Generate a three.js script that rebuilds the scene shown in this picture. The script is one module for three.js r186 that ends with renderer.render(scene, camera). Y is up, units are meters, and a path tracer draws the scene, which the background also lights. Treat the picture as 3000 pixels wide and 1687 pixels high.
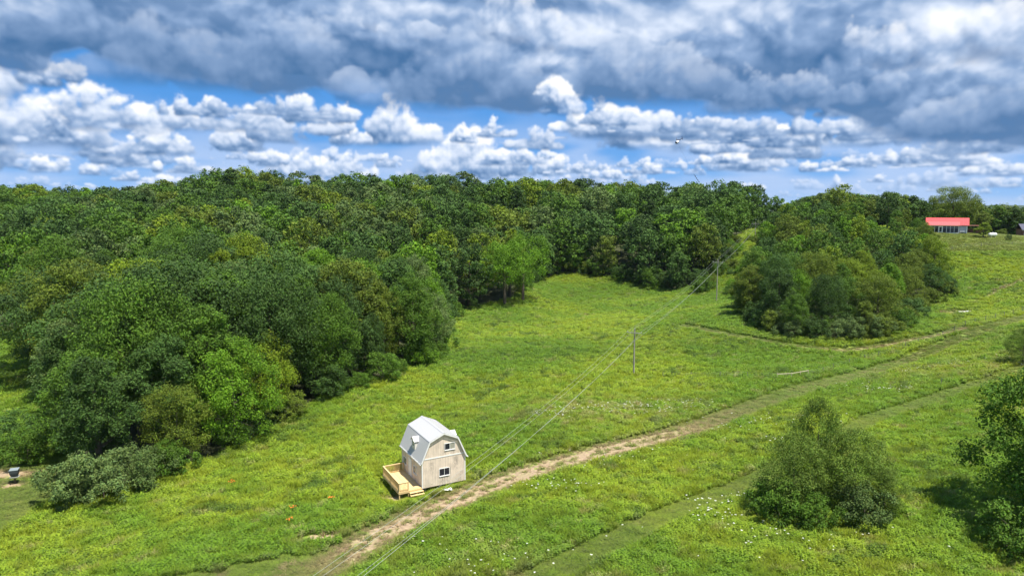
import * as THREE from 'three';
import { mergeGeometries } from 'three/addons/utils/BufferGeometryUtils.js';

// ---------------------------------------------------------------- camera, light, exposure
const scene = new THREE.Scene();
const camera = new THREE.PerspectiveCamera(45.75, 3000 / 1687, 0.5, 14000);
camera.position.set(0, 31.4, 0);
camera.rotation.set(-Math.atan(241.5 / 2000), 0, 0);
const renderer = new THREE.WebGLRenderer({ antialias: true });
renderer.toneMapping = THREE.LinearToneMapping;
renderer.toneMappingExposure = 1.66;
renderer.shadowMap.enabled = true;
scene.fog = new THREE.FogExp2(new THREE.Color(0.72, 0.84, 1.0), 0.00003);   // summer haze

const SUN = new THREE.Vector3(0.300, 0.927, 0.226).normalize();   // high midday sun from the right, a little behind the viewer
const sun = new THREE.DirectionalLight(new THREE.Color(1, 0.955, 0.87), 5);
sun.position.copy(SUN).multiplyScalar(400);
sun.position.x += 20; sun.position.z -= 160;
sun.target.position.set(20, 0, -160);
sun.castShadow = true;
Object.assign(sun.shadow.camera, { left: -320, right: 320, top: 320, bottom: -320, near: 10, far: 900 });
sun.shadow.mapSize.set(4096, 4096);
scene.add(sun, sun.target);

// ---------------------------------------------------------------- seeded random numbers and noise
function rng(seed) {
  let s = seed | 0;
  return () => { s = (s + 0x6d2b79f5) | 0; let t = Math.imul(s ^ (s >>> 15), 1 | s); t = (t + Math.imul(t ^ (t >>> 7), 61 | t)) ^ t; return ((t ^ (t >>> 14)) >>> 0) / 4294967296; };
}
const clamp = (x, a = 0, b = 1) => (x < a ? a : x > b ? b : x);
const lerp = (a, b, t) => a + (b - a) * t;
const smooth = (x, a, b) => { const t = clamp((x - a) / (b - a)); return t * t * (3 - 2 * t); };
const TN = 512;
function noiseTile(seed, gain, billow = false) {                            // a periodic fbm tile, about -1 to 1
  const tile = new Float32Array(TN * TN), r = rng(seed), P = new Float32Array(65536 * 2);
  for (let i = 0; i < 65536; i++) { const a = r() * 6.2832; P[2 * i] = Math.cos(a); P[2 * i + 1] = Math.sin(a); }
  let amp = 1, cells = 8, lo = 1e9, hi = -1e9;
  for (let o = 0; o < 6; o++, amp *= gain, cells *= 2) for (let y = 0; y < TN; y++) for (let x = 0; x < TN; x++) {
    const fx = (x / TN) * cells, fy = (y / TN) * cells, ix = Math.floor(fx), iy = Math.floor(fy), dx = fx - ix, dy = fy - iy;
    const g = (a, b, ex, ey) => { const k = 2 * ((((a % cells) * 61) + ((b % cells) * 1237) + o * 9973) & 65535); return P[k] * ex + P[k + 1] * ey; };
    const sx = dx * dx * dx * (dx * (dx * 6 - 15) + 10), sy = dy * dy * dy * (dy * (dy * 6 - 15) + 10);
    const v = lerp(lerp(g(ix, iy, dx, dy), g(ix + 1, iy, dx - 1, dy), sx), lerp(g(ix, iy + 1, dx, dy - 1), g(ix + 1, iy + 1, dx - 1, dy - 1), sx), sy);
    tile[y * TN + x] += amp * (billow ? 2.2 * Math.abs(v) - 0.5 : v);
  }
  for (const v of tile) { lo = Math.min(lo, v); hi = Math.max(hi, v); }
  for (let i = 0; i < tile.length; i++) tile[i] = ((tile[i] - lo) / (hi - lo)) * 2 - 1;
  return tile;
}
const rough = noiseTile(11, 0.52), soft = noiseTile(23, 0.34), heap = noiseTile(37, 0.5, true);
function tn(u, v, tile = rough) {                                         // u, v in tiles
  u = (u - Math.floor(u)) * TN; v = (v - Math.floor(v)) * TN;
  const x = Math.floor(u), y = Math.floor(v), a = u - x, b = v - y, x1 = (x + 1) & 511, y0 = (y & 511) * TN, y1 = ((y + 1) & 511) * TN, x0 = x & 511;
  return (tile[y0 + x0] * (1 - a) + tile[y0 + x1] * a) * (1 - b) + (tile[y1 + x0] * (1 - a) + tile[y1 + x1] * a) * b;
}
// ---------------------------------------------------------------- sky: air and clouds, for every direction (degrees; azimuth 0 is north, up the meadow)
function buildSky() {
  const W = 4096, H = 2048, HALF = 1024, D = 360 / W;
  const sky = new Float32Array(W * HALF * 3);
  const mix3 = (i, r, g, b, a) => { sky[i] += (r - sky[i]) * a; sky[i + 1] += (g - sky[i + 1]) * a; sky[i + 2] += (b - sky[i + 2]) * a; };
  for (let y = 0; y < HALF; y++) {
    const el = (y + 0.5) * D, k = Math.exp(-el / 4), k2 = Math.exp(-el / 28);
    const c = [lerp(lerp(0.04, 0.07, k2), 0.24, k), lerp(lerp(0.19, 0.30, k2), 0.48, k), lerp(lerp(0.52, 0.74, k2), 0.84, k)];
    for (let x = 0; x < W; x++) sky.set(c, (y * W + x) * 3);
  }
  const DARK = [0.058, 0.155, 0.335], MID = [0.260, 0.385, 0.605], PALE = [0.65, 0.735, 0.885], WHITE = [0.98, 0.985, 1.0];
  const ramp = (t, out) => { const q = clamp(t) * 3, i = Math.min(2, Math.floor(q)), f = q - i, A = [DARK, MID, PALE, WHITE][i], B = [DARK, MID, PALE, WHITE][i + 1]; for (let c = 0; c < 3; c++) out[c] = lerp(A[c], B[c], f); return out; };
  const col = [0, 0, 0], SUNAZ = Math.atan2(SUN.x, -SUN.z) * 180 / Math.PI;
  const wrap = (a) => ((a + 540) % 360) - 180;

  // one cumulus: a few big lobes over a flat base, roughened by heaped noise and lit from the sun's side
  function cumulus(az, el, w, h, bright, seed, thin = 1, lift = 0.14) {
    const r = rng(seed), lobes = [], n = Math.round(2 + 2.5 * r() + (lift < 0.1 ? 2.6 : 1.3) * w / h), lean = (r() - 0.5) * 0.7;
    for (let i = 0; i < n; i++) {
      const x = (r() + r() - 1) * 0.5 * w, k = 2 * x / w - lean, up = Math.pow(Math.max(0.04, 1 - k * k), 0.8) * (0.3 + 0.7 * Math.pow(r(), 0.7));
      lobes.push([x, h * up * (0.2 + 0.25 * r()), h * (0.28 + 0.5 * r()) * (0.55 + 0.45 * up), h * up * (0.5 + 0.2 * r())]);
    }
    lobes.push([0, h * 0.1, w * 0.46, h * 0.22]);
    const rel = (SUNAZ - az) * Math.PI / 180, lx = 0.45 * Math.sin(rel) * h, ly = 0.9 * h, ou = seed * 0.3713 % 1, ov = seed * 0.7177 % 1, f1 = 0.085 / h, f2 = 0.24 / h;
    const field = (X, Y) => {
      let e = -9;
      const wx = 0.16 * h * tn(X * f1 * 0.8 + ov, Y * f1 * 0.8 + ou, soft);
      for (const p of lobes) { const dx = (X + wx - p[0]) / p[2], dy = (Y - p[1]) / p[3], q = 1 - Math.sqrt(dx * dx + dy * dy); if (q > e) e = q; }
      if (e < -0.9) return e;
      return e * 0.9 + 0.46 * tn(X * f1 + ou, Y * f1 + ov, heap) + 0.2 * tn(X * f2 + ov, Y * f2 + ou, heap) + (h > 3 ? 0.09 * tn(X * f2 * 2.7 + ou, Y * f2 * 2.7, heap) : 0) - 0.06;
    };
    const m = 0.5 * h, x0 = Math.floor((az - w / 2 - m) / D), x1 = Math.ceil((az + w / 2 + m) / D), y0 = Math.max(0, Math.floor((el - 0.15 * h) / D)), y1 = Math.min(HALF - 1, Math.ceil((el + h * 1.4) / D));
    for (let py = y0; py <= y1; py++) for (let px = x0; px <= x1; px++) {
      const X = (px + 0.5) * D - az, Y = (py + 0.5) * D - el, F = field(X, Y);
      if (F < -0.12) continue;
      const n1 = tn(X * f1 * 1.3 + ou, ov + Y * f2);
      const a = smooth(F, -0.06, 0.16 + 0.12 * (n1 + 0.5)) * smooth(Y / h + 0.06 * n1, -0.06, 0.09) * thin;
      if (a < 0.004) continue;
      const s1 = F - field(X + lx * 0.3, Y + ly * 0.3), s2 = F - field(X + lx * 0.09, Y + ly * 0.09), up = smooth(Y / h, -0.05, 0.7);
      const t = (0.02 + 0.36 * up + 0.42 * clamp(s1, -0.5, 0.9) + 0.85 * clamp(s2, -0.3, 0.4) * (0.3 + 0.7 * up)) * (0.55 + 0.7 * bright) + 0.08 * (1 - smooth(F, 0, 0.3)) * up;
      ramp(lift + t, col);
      mix3((py * W + ((px % W) + W) % W) * 3, col[0], col[1], col[2], a);
    }
  }
  const R = rng(5);
  // thin veil between the heaps, drawn out sideways
  for (let y = 0; y < 160; y++) for (let x = 0; x < W; x++) {
    const az = wrap((x + 0.5) * D), el = (y + 0.5) * D, n = tn(az / 70, el * 0.05, soft) + 0.5 * tn(az / 30, el * 0.12, soft) + 0.2;
    const a = 0.8 * smooth(n, -0.4, 0.7) * smooth(el, 9, 2.5);
    mix3((y * W + x) * 3, 0.46, 0.59, 0.84, a);
  }
  // far rows all round the horizon, the farthest first
  for (let row = 0; row < 6; row++) {
    const el = 0.25 + row * 0.42 + row * row * 0.035, w = 3.4 + row * 0.9, n = Math.round(360 / (w * 0.8));
    for (let i = 0; i < n; i++) cumulus(wrap((i + R()) * 360 / n), el + (R() - 0.5) * 1.2, w * (0.35 + 1.3 * R() * R()), (0.75 + row * 0.17) * (0.5 + 1.4 * R() * R()), 0.25 + 0.7 * R(), 100 + row * 400 + i, 0.4 + 0.5 * R());
  }
  // heaps ahead, then the same kind scattered round the rest of the sky
  const heaps = [[-35.5, 4.2, 8.6, 4.0, 1], [-33.2, 8.2, 2.2, 1.9, 1], [-29.8, 5.5, 7.4, 3.0, 0.9], [-26.1, 5.7, 7.1, 2.4, 0.9], [-20.9, 5.9, 9.8, 2.7, 0.6], [-15.0, 6.6, 6.6, 2.1, 0.6], [-27.8, 3.9, 6.6, 2.0, 0.8], [-21.5, 4.2, 4.6, 1.7, 0.75],
    [-8.9, 5.2, 3.4, 3.0, 0.8], [-14.8, 5.6, 2.7, 1.9, 0.9], [-13.1, 5.0, 2.3, 2.1, 0.9], [-3.9, 5.2, 3.1, 1.2, 0.9], [-5.9, 2.3, 7.4, 3.1, 1], [-14.3, 2.4, 8.0, 1.9, 0.95], [-19.0, 3.2, 3.4, 1.4, 0.95], [5.3, 6.1, 4.6, 1.8, 1], [10.6, 4.7, 5.4, 3.3, 1],
    [1.7, 4.7, 4.6, 1.7, 0.5], [0.0, 3.4, 6.3, 1.4, 0.8], [3.4, 2.5, 2.6, 1.6, 0.9], [15.4, 5.2, 6.9, 1.7, 0.45], [22.2, 4.5, 7.1, 1.6, 0.5], [20.0, 3.0, 5.7, 1.9, 0.9], [16.5, 3.3, 5.1, 0.9, 0.8], [27.6, 3.0, 6.3, 1.0, 0.6], [32.2, 2.8, 5.1, 1.2, 0.85], [24.4, 2.6, 3.6, 0.7, 0.9],
    [35.6, 2.1, 5.7, 1.1, 0.7], [-33.9, 2.3, 2.2, 1.1, 0.9], [-31.3, 2.2, 1.9, 1.0, 0.8], [-24.9, 2.5, 4.0, 1.1, 0.7], [-29.0, 1.8, 2.6, 0.7, 0.7], [7.0, 2.2, 7.4, 0.8, 0.7], [11.2, 2.6, 4.3, 0.9, 0.6],
    [14, 5.9, 8, 1.6, 0.3], [20.5, 5.4, 8, 1.6, 0.25], [27, 4.9, 8, 1.5, 0.3], [8.5, 6.6, 6, 1.4, 0.4], [-19, 7.0, 9, 1.5, 0.3], [-24, 6.7, 5, 1.3, 0.5], [33, 3.6, 8, 1.3, 0.35], [17, 4.2, 7, 1.3, 0.5]];
  for (let i = 0; i < 120; i++) { const az = 40 + 280 * R(), el = 2 + 6 * R(); heaps.push([wrap(az), el, el * (0.5 + 0.7 * R()) + 1.5, el * (0.25 + 0.3 * R()) + 0.4, 0.5 + 0.5 * R()]); }
  // middle distance, all round; the two windows of blue ahead stay open
  for (let i = 0; i < 120; i++) {
    const az = wrap((i + R()) * 360 / 120), el = 1.4 + 5.6 * Math.pow(R(), 1.1), w = (3 + 6.5 * R() * R()) * (0.5 + el / 7), h = (0.9 + 2.1 * R() * R()) * (0.5 + el / 7);
    if ((az > -33 && az < -22 && el + h > 6.2) || (az > -15 && az < -3 && el + h > 4.6 && el < 7.5)) continue;
    heaps.push([az, el, w, h, 0.05 + 0.8 * R()]);
  }
  heaps.sort((a, b) => a[1] - b[1]);
  heaps.forEach((p, i) => cumulus(p[0], p[1] - 0.1 * p[3], p[2] * 1.35, p[3] * 1.6, p[4], 9000 + i * 7));

  // the broken deck overhead: its rim, its lighter and darker parts ahead; elsewhere noise of the same scale
  const rim = [[-36.0, 9.0], [-34.9, 8.8], [-33.8, 9.0], [-33.0, 10.0], [-31.5, 10.7], [-30.2, 9.7], [-29.0, 8.8], [-25.9, 8.4], [-21.3, 8.5], [-16.3, 9.1], [-12.3, 9.3], [-10.5, 8.7], [-7.0, 8.3], [-2.8, 7.4], [1.7, 6.8], [4.2, 7.5], [6.1, 8.4], [11.0, 8.2], [16.3, 7.1], [23.8, 6.5], [28.3, 4.9], [32.6, 4.0], [36.4, 3.8]];
  const blobs = [[-27, 9.8, 10, 2, -0.3], [-16.2, 10.5, 8.6, 1.7, -0.25], [-6.9, 9.3, 8.6, 1.4, -0.35], [-34.8, 10.5, 2.6, 1.7, -0.3], [0, 8.3, 4.3, 1.1, -0.2], [11, 9.2, 7.1, 1.3, -0.3], [17.6, 7.9, 10, 1.1, -0.35], [21.2, 11, 10, 1.7, -0.2], [30.5, 5.1, 10, 1.1, -0.35], [32.4, 7.3, 7.1, 1.7, -0.12],
    [-8.2, 13.9, 7.1, 1.7, 0.25], [-1.4, 14, 2.9, 1.1, 0.35], [5, 13, 3.4, 1.7, 0.35], [9.6, 14.3, 8.6, 1.1, 0.35], [16.1, 14, 8.6, 1.4, 0.2], [31, 12.5, 4.3, 1.7, 0.6], [33.1, 10.1, 4.3, 1.7, 0.3], [-29.9, 13.3, 8.6, 0.9, 0.15], [3.9, 9.6, 1.7, 2, 0.5], [28, 11.3, 3.4, 2, 0.2], [34.2, 8.4, 4.3, 1.7, 0.15], [-21, 14.3, 5.7, 0.9, 0.1], [0, 11, 3.4, 1.7, 0.1], [24.8, 8.8, 4.3, 1.1, 0.05]];
  const rimAt = (az) => {
    const far = 6.8 + 2.2 * tn(az / 90 + 0.3, 0.2) + 1.5 * tn(az / 24, 0.7);
    if (az <= -36 || az >= 36.4) { const k = smooth(az < 0 ? -36 - az : az - 36.4, 0, 14); return lerp(az < 0 ? 9 : 3.8, far, k); }
    let i = 0; while (rim[i + 1][0] < az) i++;
    const f = (az - rim[i][0]) / (rim[i + 1][0] - rim[i][0]);
    return lerp(rim[i][1], rim[i + 1][1], f * f * (3 - 2 * f));
  };
  for (let x = 0; x < W; x++) {
    const az = wrap((x + 0.5) * D), edge = rimAt(az), ahead = smooth(Math.abs(az), 52, 38);
    for (let y = 0; y < HALF; y++) {
      const el = (y + 0.5) * D;
      if (el < edge - 2.5) continue;
      // noise on the deck's plane: stretched sideways near the rim, round overhead
      const s = Math.max(Math.sin(el * Math.PI / 180), 0.05), u = az / 60, v = 0.55 / (s + 0.10);
      const px = Math.sin(az * Math.PI / 180) / (s + 0.12), pz = Math.cos(az * Math.PI / 180) / (s + 0.12);
      const over = smooth(el, 14, 30);
      const a1 = lerp(tn(u * 0.55 + 0.2, v * 0.21, soft), tn(px * 0.07 + 0.3, pz * 0.07, soft), over), a2 = lerp(tn(u * 1.2, v * 0.4 + 0.4, soft), tn(px * 0.15, pz * 0.15 + 0.5, soft), over), a3 = lerp(tn(az * 0.024, el * 0.05, soft), tn(px * 0.4, pz * 0.4), over);
      const a4 = tn(az * 0.012 + 0.3, el * 0.026 + 0.6, soft), a5 = tn(az * 0.05, el * 0.07);
      const wa = 0.05 * tn(az * 0.02, el * 0.03 + 0.8, soft), fold = (v) => Math.sqrt(v * v + 0.012) - 0.05, bulge = (p, q) => 0.8 * fold(tn(p * 0.0085 + wa, q * 0.0165 + wa, soft)) + 0.5 * fold(tn(p * 0.021 + 0.3 + wa, q * 0.035 + 0.4 - wa, soft)) + 0.14 * tn(p * 0.05 + wa, q * 0.07, heap) - 0.35;
      const g0 = lerp(bulge(az, el), tn(px * 0.16, pz * 0.16, heap), over), g1 = over > 0.99 ? g0 : bulge(az + 0.5, el + 0.9), relief = (g0 - g1) * (1 - over);
      const above = el - edge + a4 * 0.7 + a3 * 0.35 + a5 * 0.22 + 1.5 * (g0 + 0.1);
      let cover = smooth(above, -0.25, 0.75 + 0.4 * a2);
      const open = smooth(a1 + 0.45 * a2 + 0.2 * a3, 0.05, 0.5) * smooth(el, 15, 24);      // breaks overhead
      cover *= 1 - 0.92 * open;
      if (cover < 0.004) continue;
      let t = 0.11 + 0.16 * smooth(above, 1.2, 6.5);
      const wob = az + 2.2 * a4 + 1.2 * g0, wel = el + 0.5 * a3 + 0.5 * a4 + 0.9 * (g0 + 0.2);
      if (ahead > 0) { let q = 0; for (const b of blobs) { const dx = (wob - b[0]) / b[2], dy = (wel - b[1]) / b[3], e = dx * dx + dy * dy; if (e < 7) q += (b[4] < 0 ? 0.65 : 0.75) * b[4] * Math.exp(-e); } t += q * ahead; }
      t += (1 - ahead) * (0.26 * a1 + 0.02) * smooth(above, 0, 5) - (1 - ahead) * 0.10 * smooth(above, 3, 0);
      t += 0.10 * a4 + 0.06 * a3 + 0.05 * a2 + 0.12 * over * a1 + 0.10 * g0 * smooth(above, 0.3, 2.5);
      if (t < 0.13) t = 0.13 * Math.exp((t - 0.13) / 0.13);
      t += 0.75 * clamp(relief, -0.25, 0.4) * (0.35 + 0.65 * smooth(t, 0.05, 0.4)) + 0.025 * a5 + 0.03 * a3;
      t += 0.5 * (1 - cover) * cover;                                                          // thin rims let light through
      ramp(t, col);
      mix3((y * W + x) * 3, col[0], col[1], col[2], cover);
    }
  }
  // dark-based masses of the deck with lit heads, ahead and all round
  const masses = [[-41, 9.0, 15, 7.5, 0.14], [-22, 8.5, 25, 8.0, 0.0], [-5, 7.7, 23, 8.6, 0.1], [13.5, 8.0, 19, 7.6, 0.12], [22, 7.0, 17, 5.0, 0.06], [35, 4.4, 20, 6.5, 0.12], [31, 9.3, 17, 6.5, 0.8], [4, 12.2, 17, 6.0, 0.66], [-12, 12.6, 15, 5.0, 0.4]];
  for (let i = 0; i < 34; i++) { const az = 50 + 260 * ((i + R()) / 34); masses.push([wrap(az), 5 + 9 * R(), 14 + 12 * R(), 5 + 4 * R(), 0.0 + 0.3 * R()]); }
  masses.sort((a, b) => b[1] - a[1]);
  masses.forEach((p, i) => cumulus(p[0], p[1], p[2], p[3], p[4], 5100 + i * 13, 0.66, 0.015));
  // the tower standing before the deck right of the middle
  cumulus(4.0, 7.3, 3.0, 3.6, 0.95, 4242, 0.9);
  const data = new Float32Array(W * H * 4);
  for (let row = 0; row < H; row++) {
    const y = row - HALF, haze = y < 0 ? 1 : 0.55 * Math.exp(-((y + 0.5) * D) / 1.8);
    for (let colm = 0; colm < W; colm++) {
      const src = (Math.max(0, y) * W + ((colm - W / 4 + W) % W)) * 3, o = (row * W + colm) * 4;     // column 0 faces -x; azimuth 0 faces -z
      data[o] = lerp(sky[src], 0.36, haze); data[o + 1] = lerp(sky[src + 1], 0.52, haze); data[o + 2] = lerp(sky[src + 2], 0.80, haze); data[o + 3] = 1;
    }
  }
  const t = new THREE.DataTexture(data, W, H, THREE.RGBAFormat, THREE.FloatType);
  t.mapping = THREE.EquirectangularReflectionMapping;
  t.magFilter = THREE.LinearFilter;
  t.needsUpdate = true;
  return t;
}
scene.background = buildSky();
scene.environment = scene.background;
scene.backgroundIntensity = scene.environmentIntensity = 0.69;
// ---------------------------------------------------------------- the lie of the land: surveyed points (x, metres ahead, height), joined by a thin-plate spline
const SURVEY = [[-60, 45, -1.5], [-20, 45, 0], [20, 45, 0.3], [60, 45, 1.5], [-10, 75, 0], [-52, 78, -1.2], [-34, 95, -0.8], [40, 75, 1], [0, 100, 0], [22, 122, -0.3], [-12, 150, -0.6], [50, 112, 0.5], [100, 80, 4], [-100, 70, -2], [-90, 120, -1], [0, 20, 0], [70, 20, 2], [-70, 20, -2],
  [-14.3, 202, 0.7], [13.3, 265, 3.6], [29, 262, 4.7], [53.3, 235, 2.2], [60.6, 200, 3], [85.8, 252, 14.1], [97.9, 275, 18], [133.2, 350, 16.5], [69.1, 146, 1.3], [56.6, 172, 3], [84.6, 146, 2.1], [164, 258, 21.8], [159.6, 228, 18], [111.7, 166, 5.3], [114.6, 155, 5.8], [143.4, 190, 9.8], [93.3, 122, 3.7], [189.6, 262, 20], [73.6, 136, -0.2],
  [-60, 130, 1], [-110, 170, 3], [-60, 200, 6], [-150, 250, 11], [-90, 270, 14], [-170, 330, 18], [-145, 345, 28], [-110, 340, 24], [-40, 290, 18], [-10, 320, 22], [40, 320, 20], [90, 320, 19], [-280, 400, 20], [-200, 150, 0], [-300, 250, 8], [150, 320, 20], [200, 320, 14], [260, 240, 17], [220, 120, 10], [300, 320, 12], [-360, 450, 17], [-200, 450, 16], [-60, 450, 14], [60, 450, 12], [200, 450, 4], [330, 450, 0], [-20, 240, 9]];
const spline = (() => {
  const n = SURVEY.length, N = n + 3, M = [];
  const k = (r2) => (r2 > 0 ? 0.5 * r2 * Math.log(r2) : 0), r2 = (a, b) => ((a[0] - b[0]) ** 2 + (a[1] - b[1]) ** 2) / 1e4;
  for (let i = 0; i < N; i++) {
    const row = new Float64Array(N + 1);
    if (i < n) { for (let j = 0; j < n; j++) row[j] = k(r2(SURVEY[i], SURVEY[j])) + (i === j ? 0.002 : 0); row[n] = 1; row[n + 1] = SURVEY[i][0] / 100; row[n + 2] = SURVEY[i][1] / 100; row[N] = SURVEY[i][2]; }
    else for (let j = 0; j < n; j++) row[j] = i === n ? 1 : SURVEY[j][i - n - 1] / 100;
    M.push(row);
  }
  for (let c = 0; c < N; c++) {
    let p = c; for (let r = c + 1; r < N; r++) if (Math.abs(M[r][c]) > Math.abs(M[p][c])) p = r;
    const t = M[c]; M[c] = M[p]; M[p] = t;
    for (let r = c + 1; r < N; r++) { const f = M[r][c] / M[c][c]; if (f) for (let j = c; j <= N; j++) M[r][j] -= f * M[c][j]; }
  }
  const w = new Float64Array(N);
  for (let c = N - 1; c >= 0; c--) { let v = M[c][N]; for (let j = c + 1; j < N; j++) v -= M[c][j] * w[j]; w[c] = v / M[c][c]; }
  return (x, d) => { let h = w[n] + w[n + 1] * x / 100 + w[n + 2] * d / 100; for (let i = 0; i < n; i++) h += w[i] * k(((SURVEY[i][0] - x) ** 2 + (SURVEY[i][1] - d) ** 2) / 1e4); return h; };
})();
const GX0 = -460, GX1 = 420, GD0 = -40, GD1 = 500, GS = 4, GNX = (GX1 - GX0) / GS + 1, GND = (GD1 - GD0) / GS + 1, heights = new Float32Array(GNX * GND);
for (let j = 0; j < GND; j++) for (let i = 0; i < GNX; i++) heights[j * GNX + i] = spline(GX0 + i * GS, GD0 + j * GS);
const cubic = (a, b, c, d, t) => b + 0.5 * t * (c - a + t * (2 * a - 5 * b + 4 * c - d + t * (3 * (b - c) + d - a)));
function land(x, d) {                                       // height of the ground
  const fx = clamp((x - GX0) / GS, 1, GNX - 2.001), fd = clamp((d - GD0) / GS, 1, GND - 2.001), i = Math.floor(fx), j = Math.floor(fd), u = fx - i, v = fd - j, at = (a) => { const o = (j + a) * GNX + i; return cubic(heights[o - 1], heights[o], heights[o + 1], heights[o + 2], u); };
  let h = cubic(at(-1), at(0), at(1), at(2), v);
  h += 0.35 * tn(x / 210, d / 210, soft) + 0.10 * tn(x / 52, d / 52, soft) - 0.5 * Math.exp(-((x + 13.6) ** 2 + (d - 72.6) ** 2) / 13);
  return h;
}
function inside(poly, x, d) { let c = false; for (let i = 0, j = poly.length - 1; i < poly.length; j = i++) { const [xi, di] = poly[i], [xj, dj] = poly[j]; if ((di > d) !== (dj > d) && x < ((xj - xi) * (d - di)) / (dj - di) + xi) c = !c; } return c; }
function along(line, x, d) {                                // [distance from a polyline, how far along it, side]
  let best = 1e9, at = 0, run = 0, side = 0;
  for (let i = 0; i + 1 < line.length; i++) {
    const [ax, ad] = line[i], bx = line[i + 1][0] - ax, bd = line[i + 1][1] - ad, len = Math.hypot(bx, bd), t = clamp(((x - ax) * bx + (d - ad) * bd) / (len * len)), q = Math.hypot(x - ax - bx * t, d - ad - bd * t);
    if (q < best) { best = q; at = run + t * len; side = Math.sign((x - ax) * bd - (d - ad) * bx); }
    run += len;
  }
  return [best, at, side];
}
const FOREST = [[-50.5, 76], [-46, 75], [-42.5, 78], [-40, 83], [-35.5, 93], [-31, 111], [-22.5, 124], [-16.5, 138], [-17.5, 168], [-18, 199], [-9, 209], [0, 218], [4, 240], [10, 262], [20, 269], [29, 263], [38, 256], [49, 245], [56, 231], [64, 234], [73, 246], [84, 266], [95, 287], [108, 312], [125, 345], [130, 480], [-440, 480], [-440, 190], [-125, 174], [-91, 128], [-62, 92]];
const GROVE = [[60, 172], [60, 161], [64, 153], [70.5, 149.5], [82, 149.5], [88, 153], [98, 166], [107, 177], [114, 180], [121, 188], [126, 198], [130, 214], [131, 230], [131, 246], [130, 262], [124, 285], [112, 285], [96, 256], [82, 226], [70, 202]];
const TRACK = [[-21, 48], [-16.5, 55], [-13.2, 61], [-8.3, 67], [-1.92, 73.7], [4.07, 78.3], [13.1, 84.2], [23.3, 90.2], [36.4, 101], [53.3, 115.6], [75, 131.5], [93.2, 141], [117, 154], [150, 170]];
const LANE = [[-6, 47], [2.9, 54.5], [6.7, 57.7], [13.2, 63], [17.5, 66.7], [28.4, 74], [52.6, 95.4], [72.3, 108.4], [88.4, 115.7], [115, 128]];
const FOOTPATH = [[42.6, 168], [47.3, 160.6], [51.1, 154.8], [59.6, 146.8], [65.9, 143.9], [71.1, 142.7], [81, 144.4], [92.3, 146.2], [101, 149.5]];
const HILLPATH = [[126, 179], [129.1, 181.7], [136.7, 187.3], [145, 192.2], [158, 199]];
const MOWN = [[-80, 62], [-60, 50.5], [-45, 48.5], [-30, 50], [-20, 54]];                              // strip along the bottom left, and round the feeder
const LAWN = [[142, 222], [175, 216], [215, 222], [215, 275], [150, 275], [146, 256], [146, 240]];
const BARE = [[22, 197.5, 2.6, 1.6], [-58.7, 76.6, 1.5, 1.0], [110, 167, 4, 1.8], [-13.2, 71.2, 1.4, 1.2], [-18.4, 61.6, 2.2, 0.9], [-65, 80, 8, 1.8]];   // bare patches: x, ahead, half sizes

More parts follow.
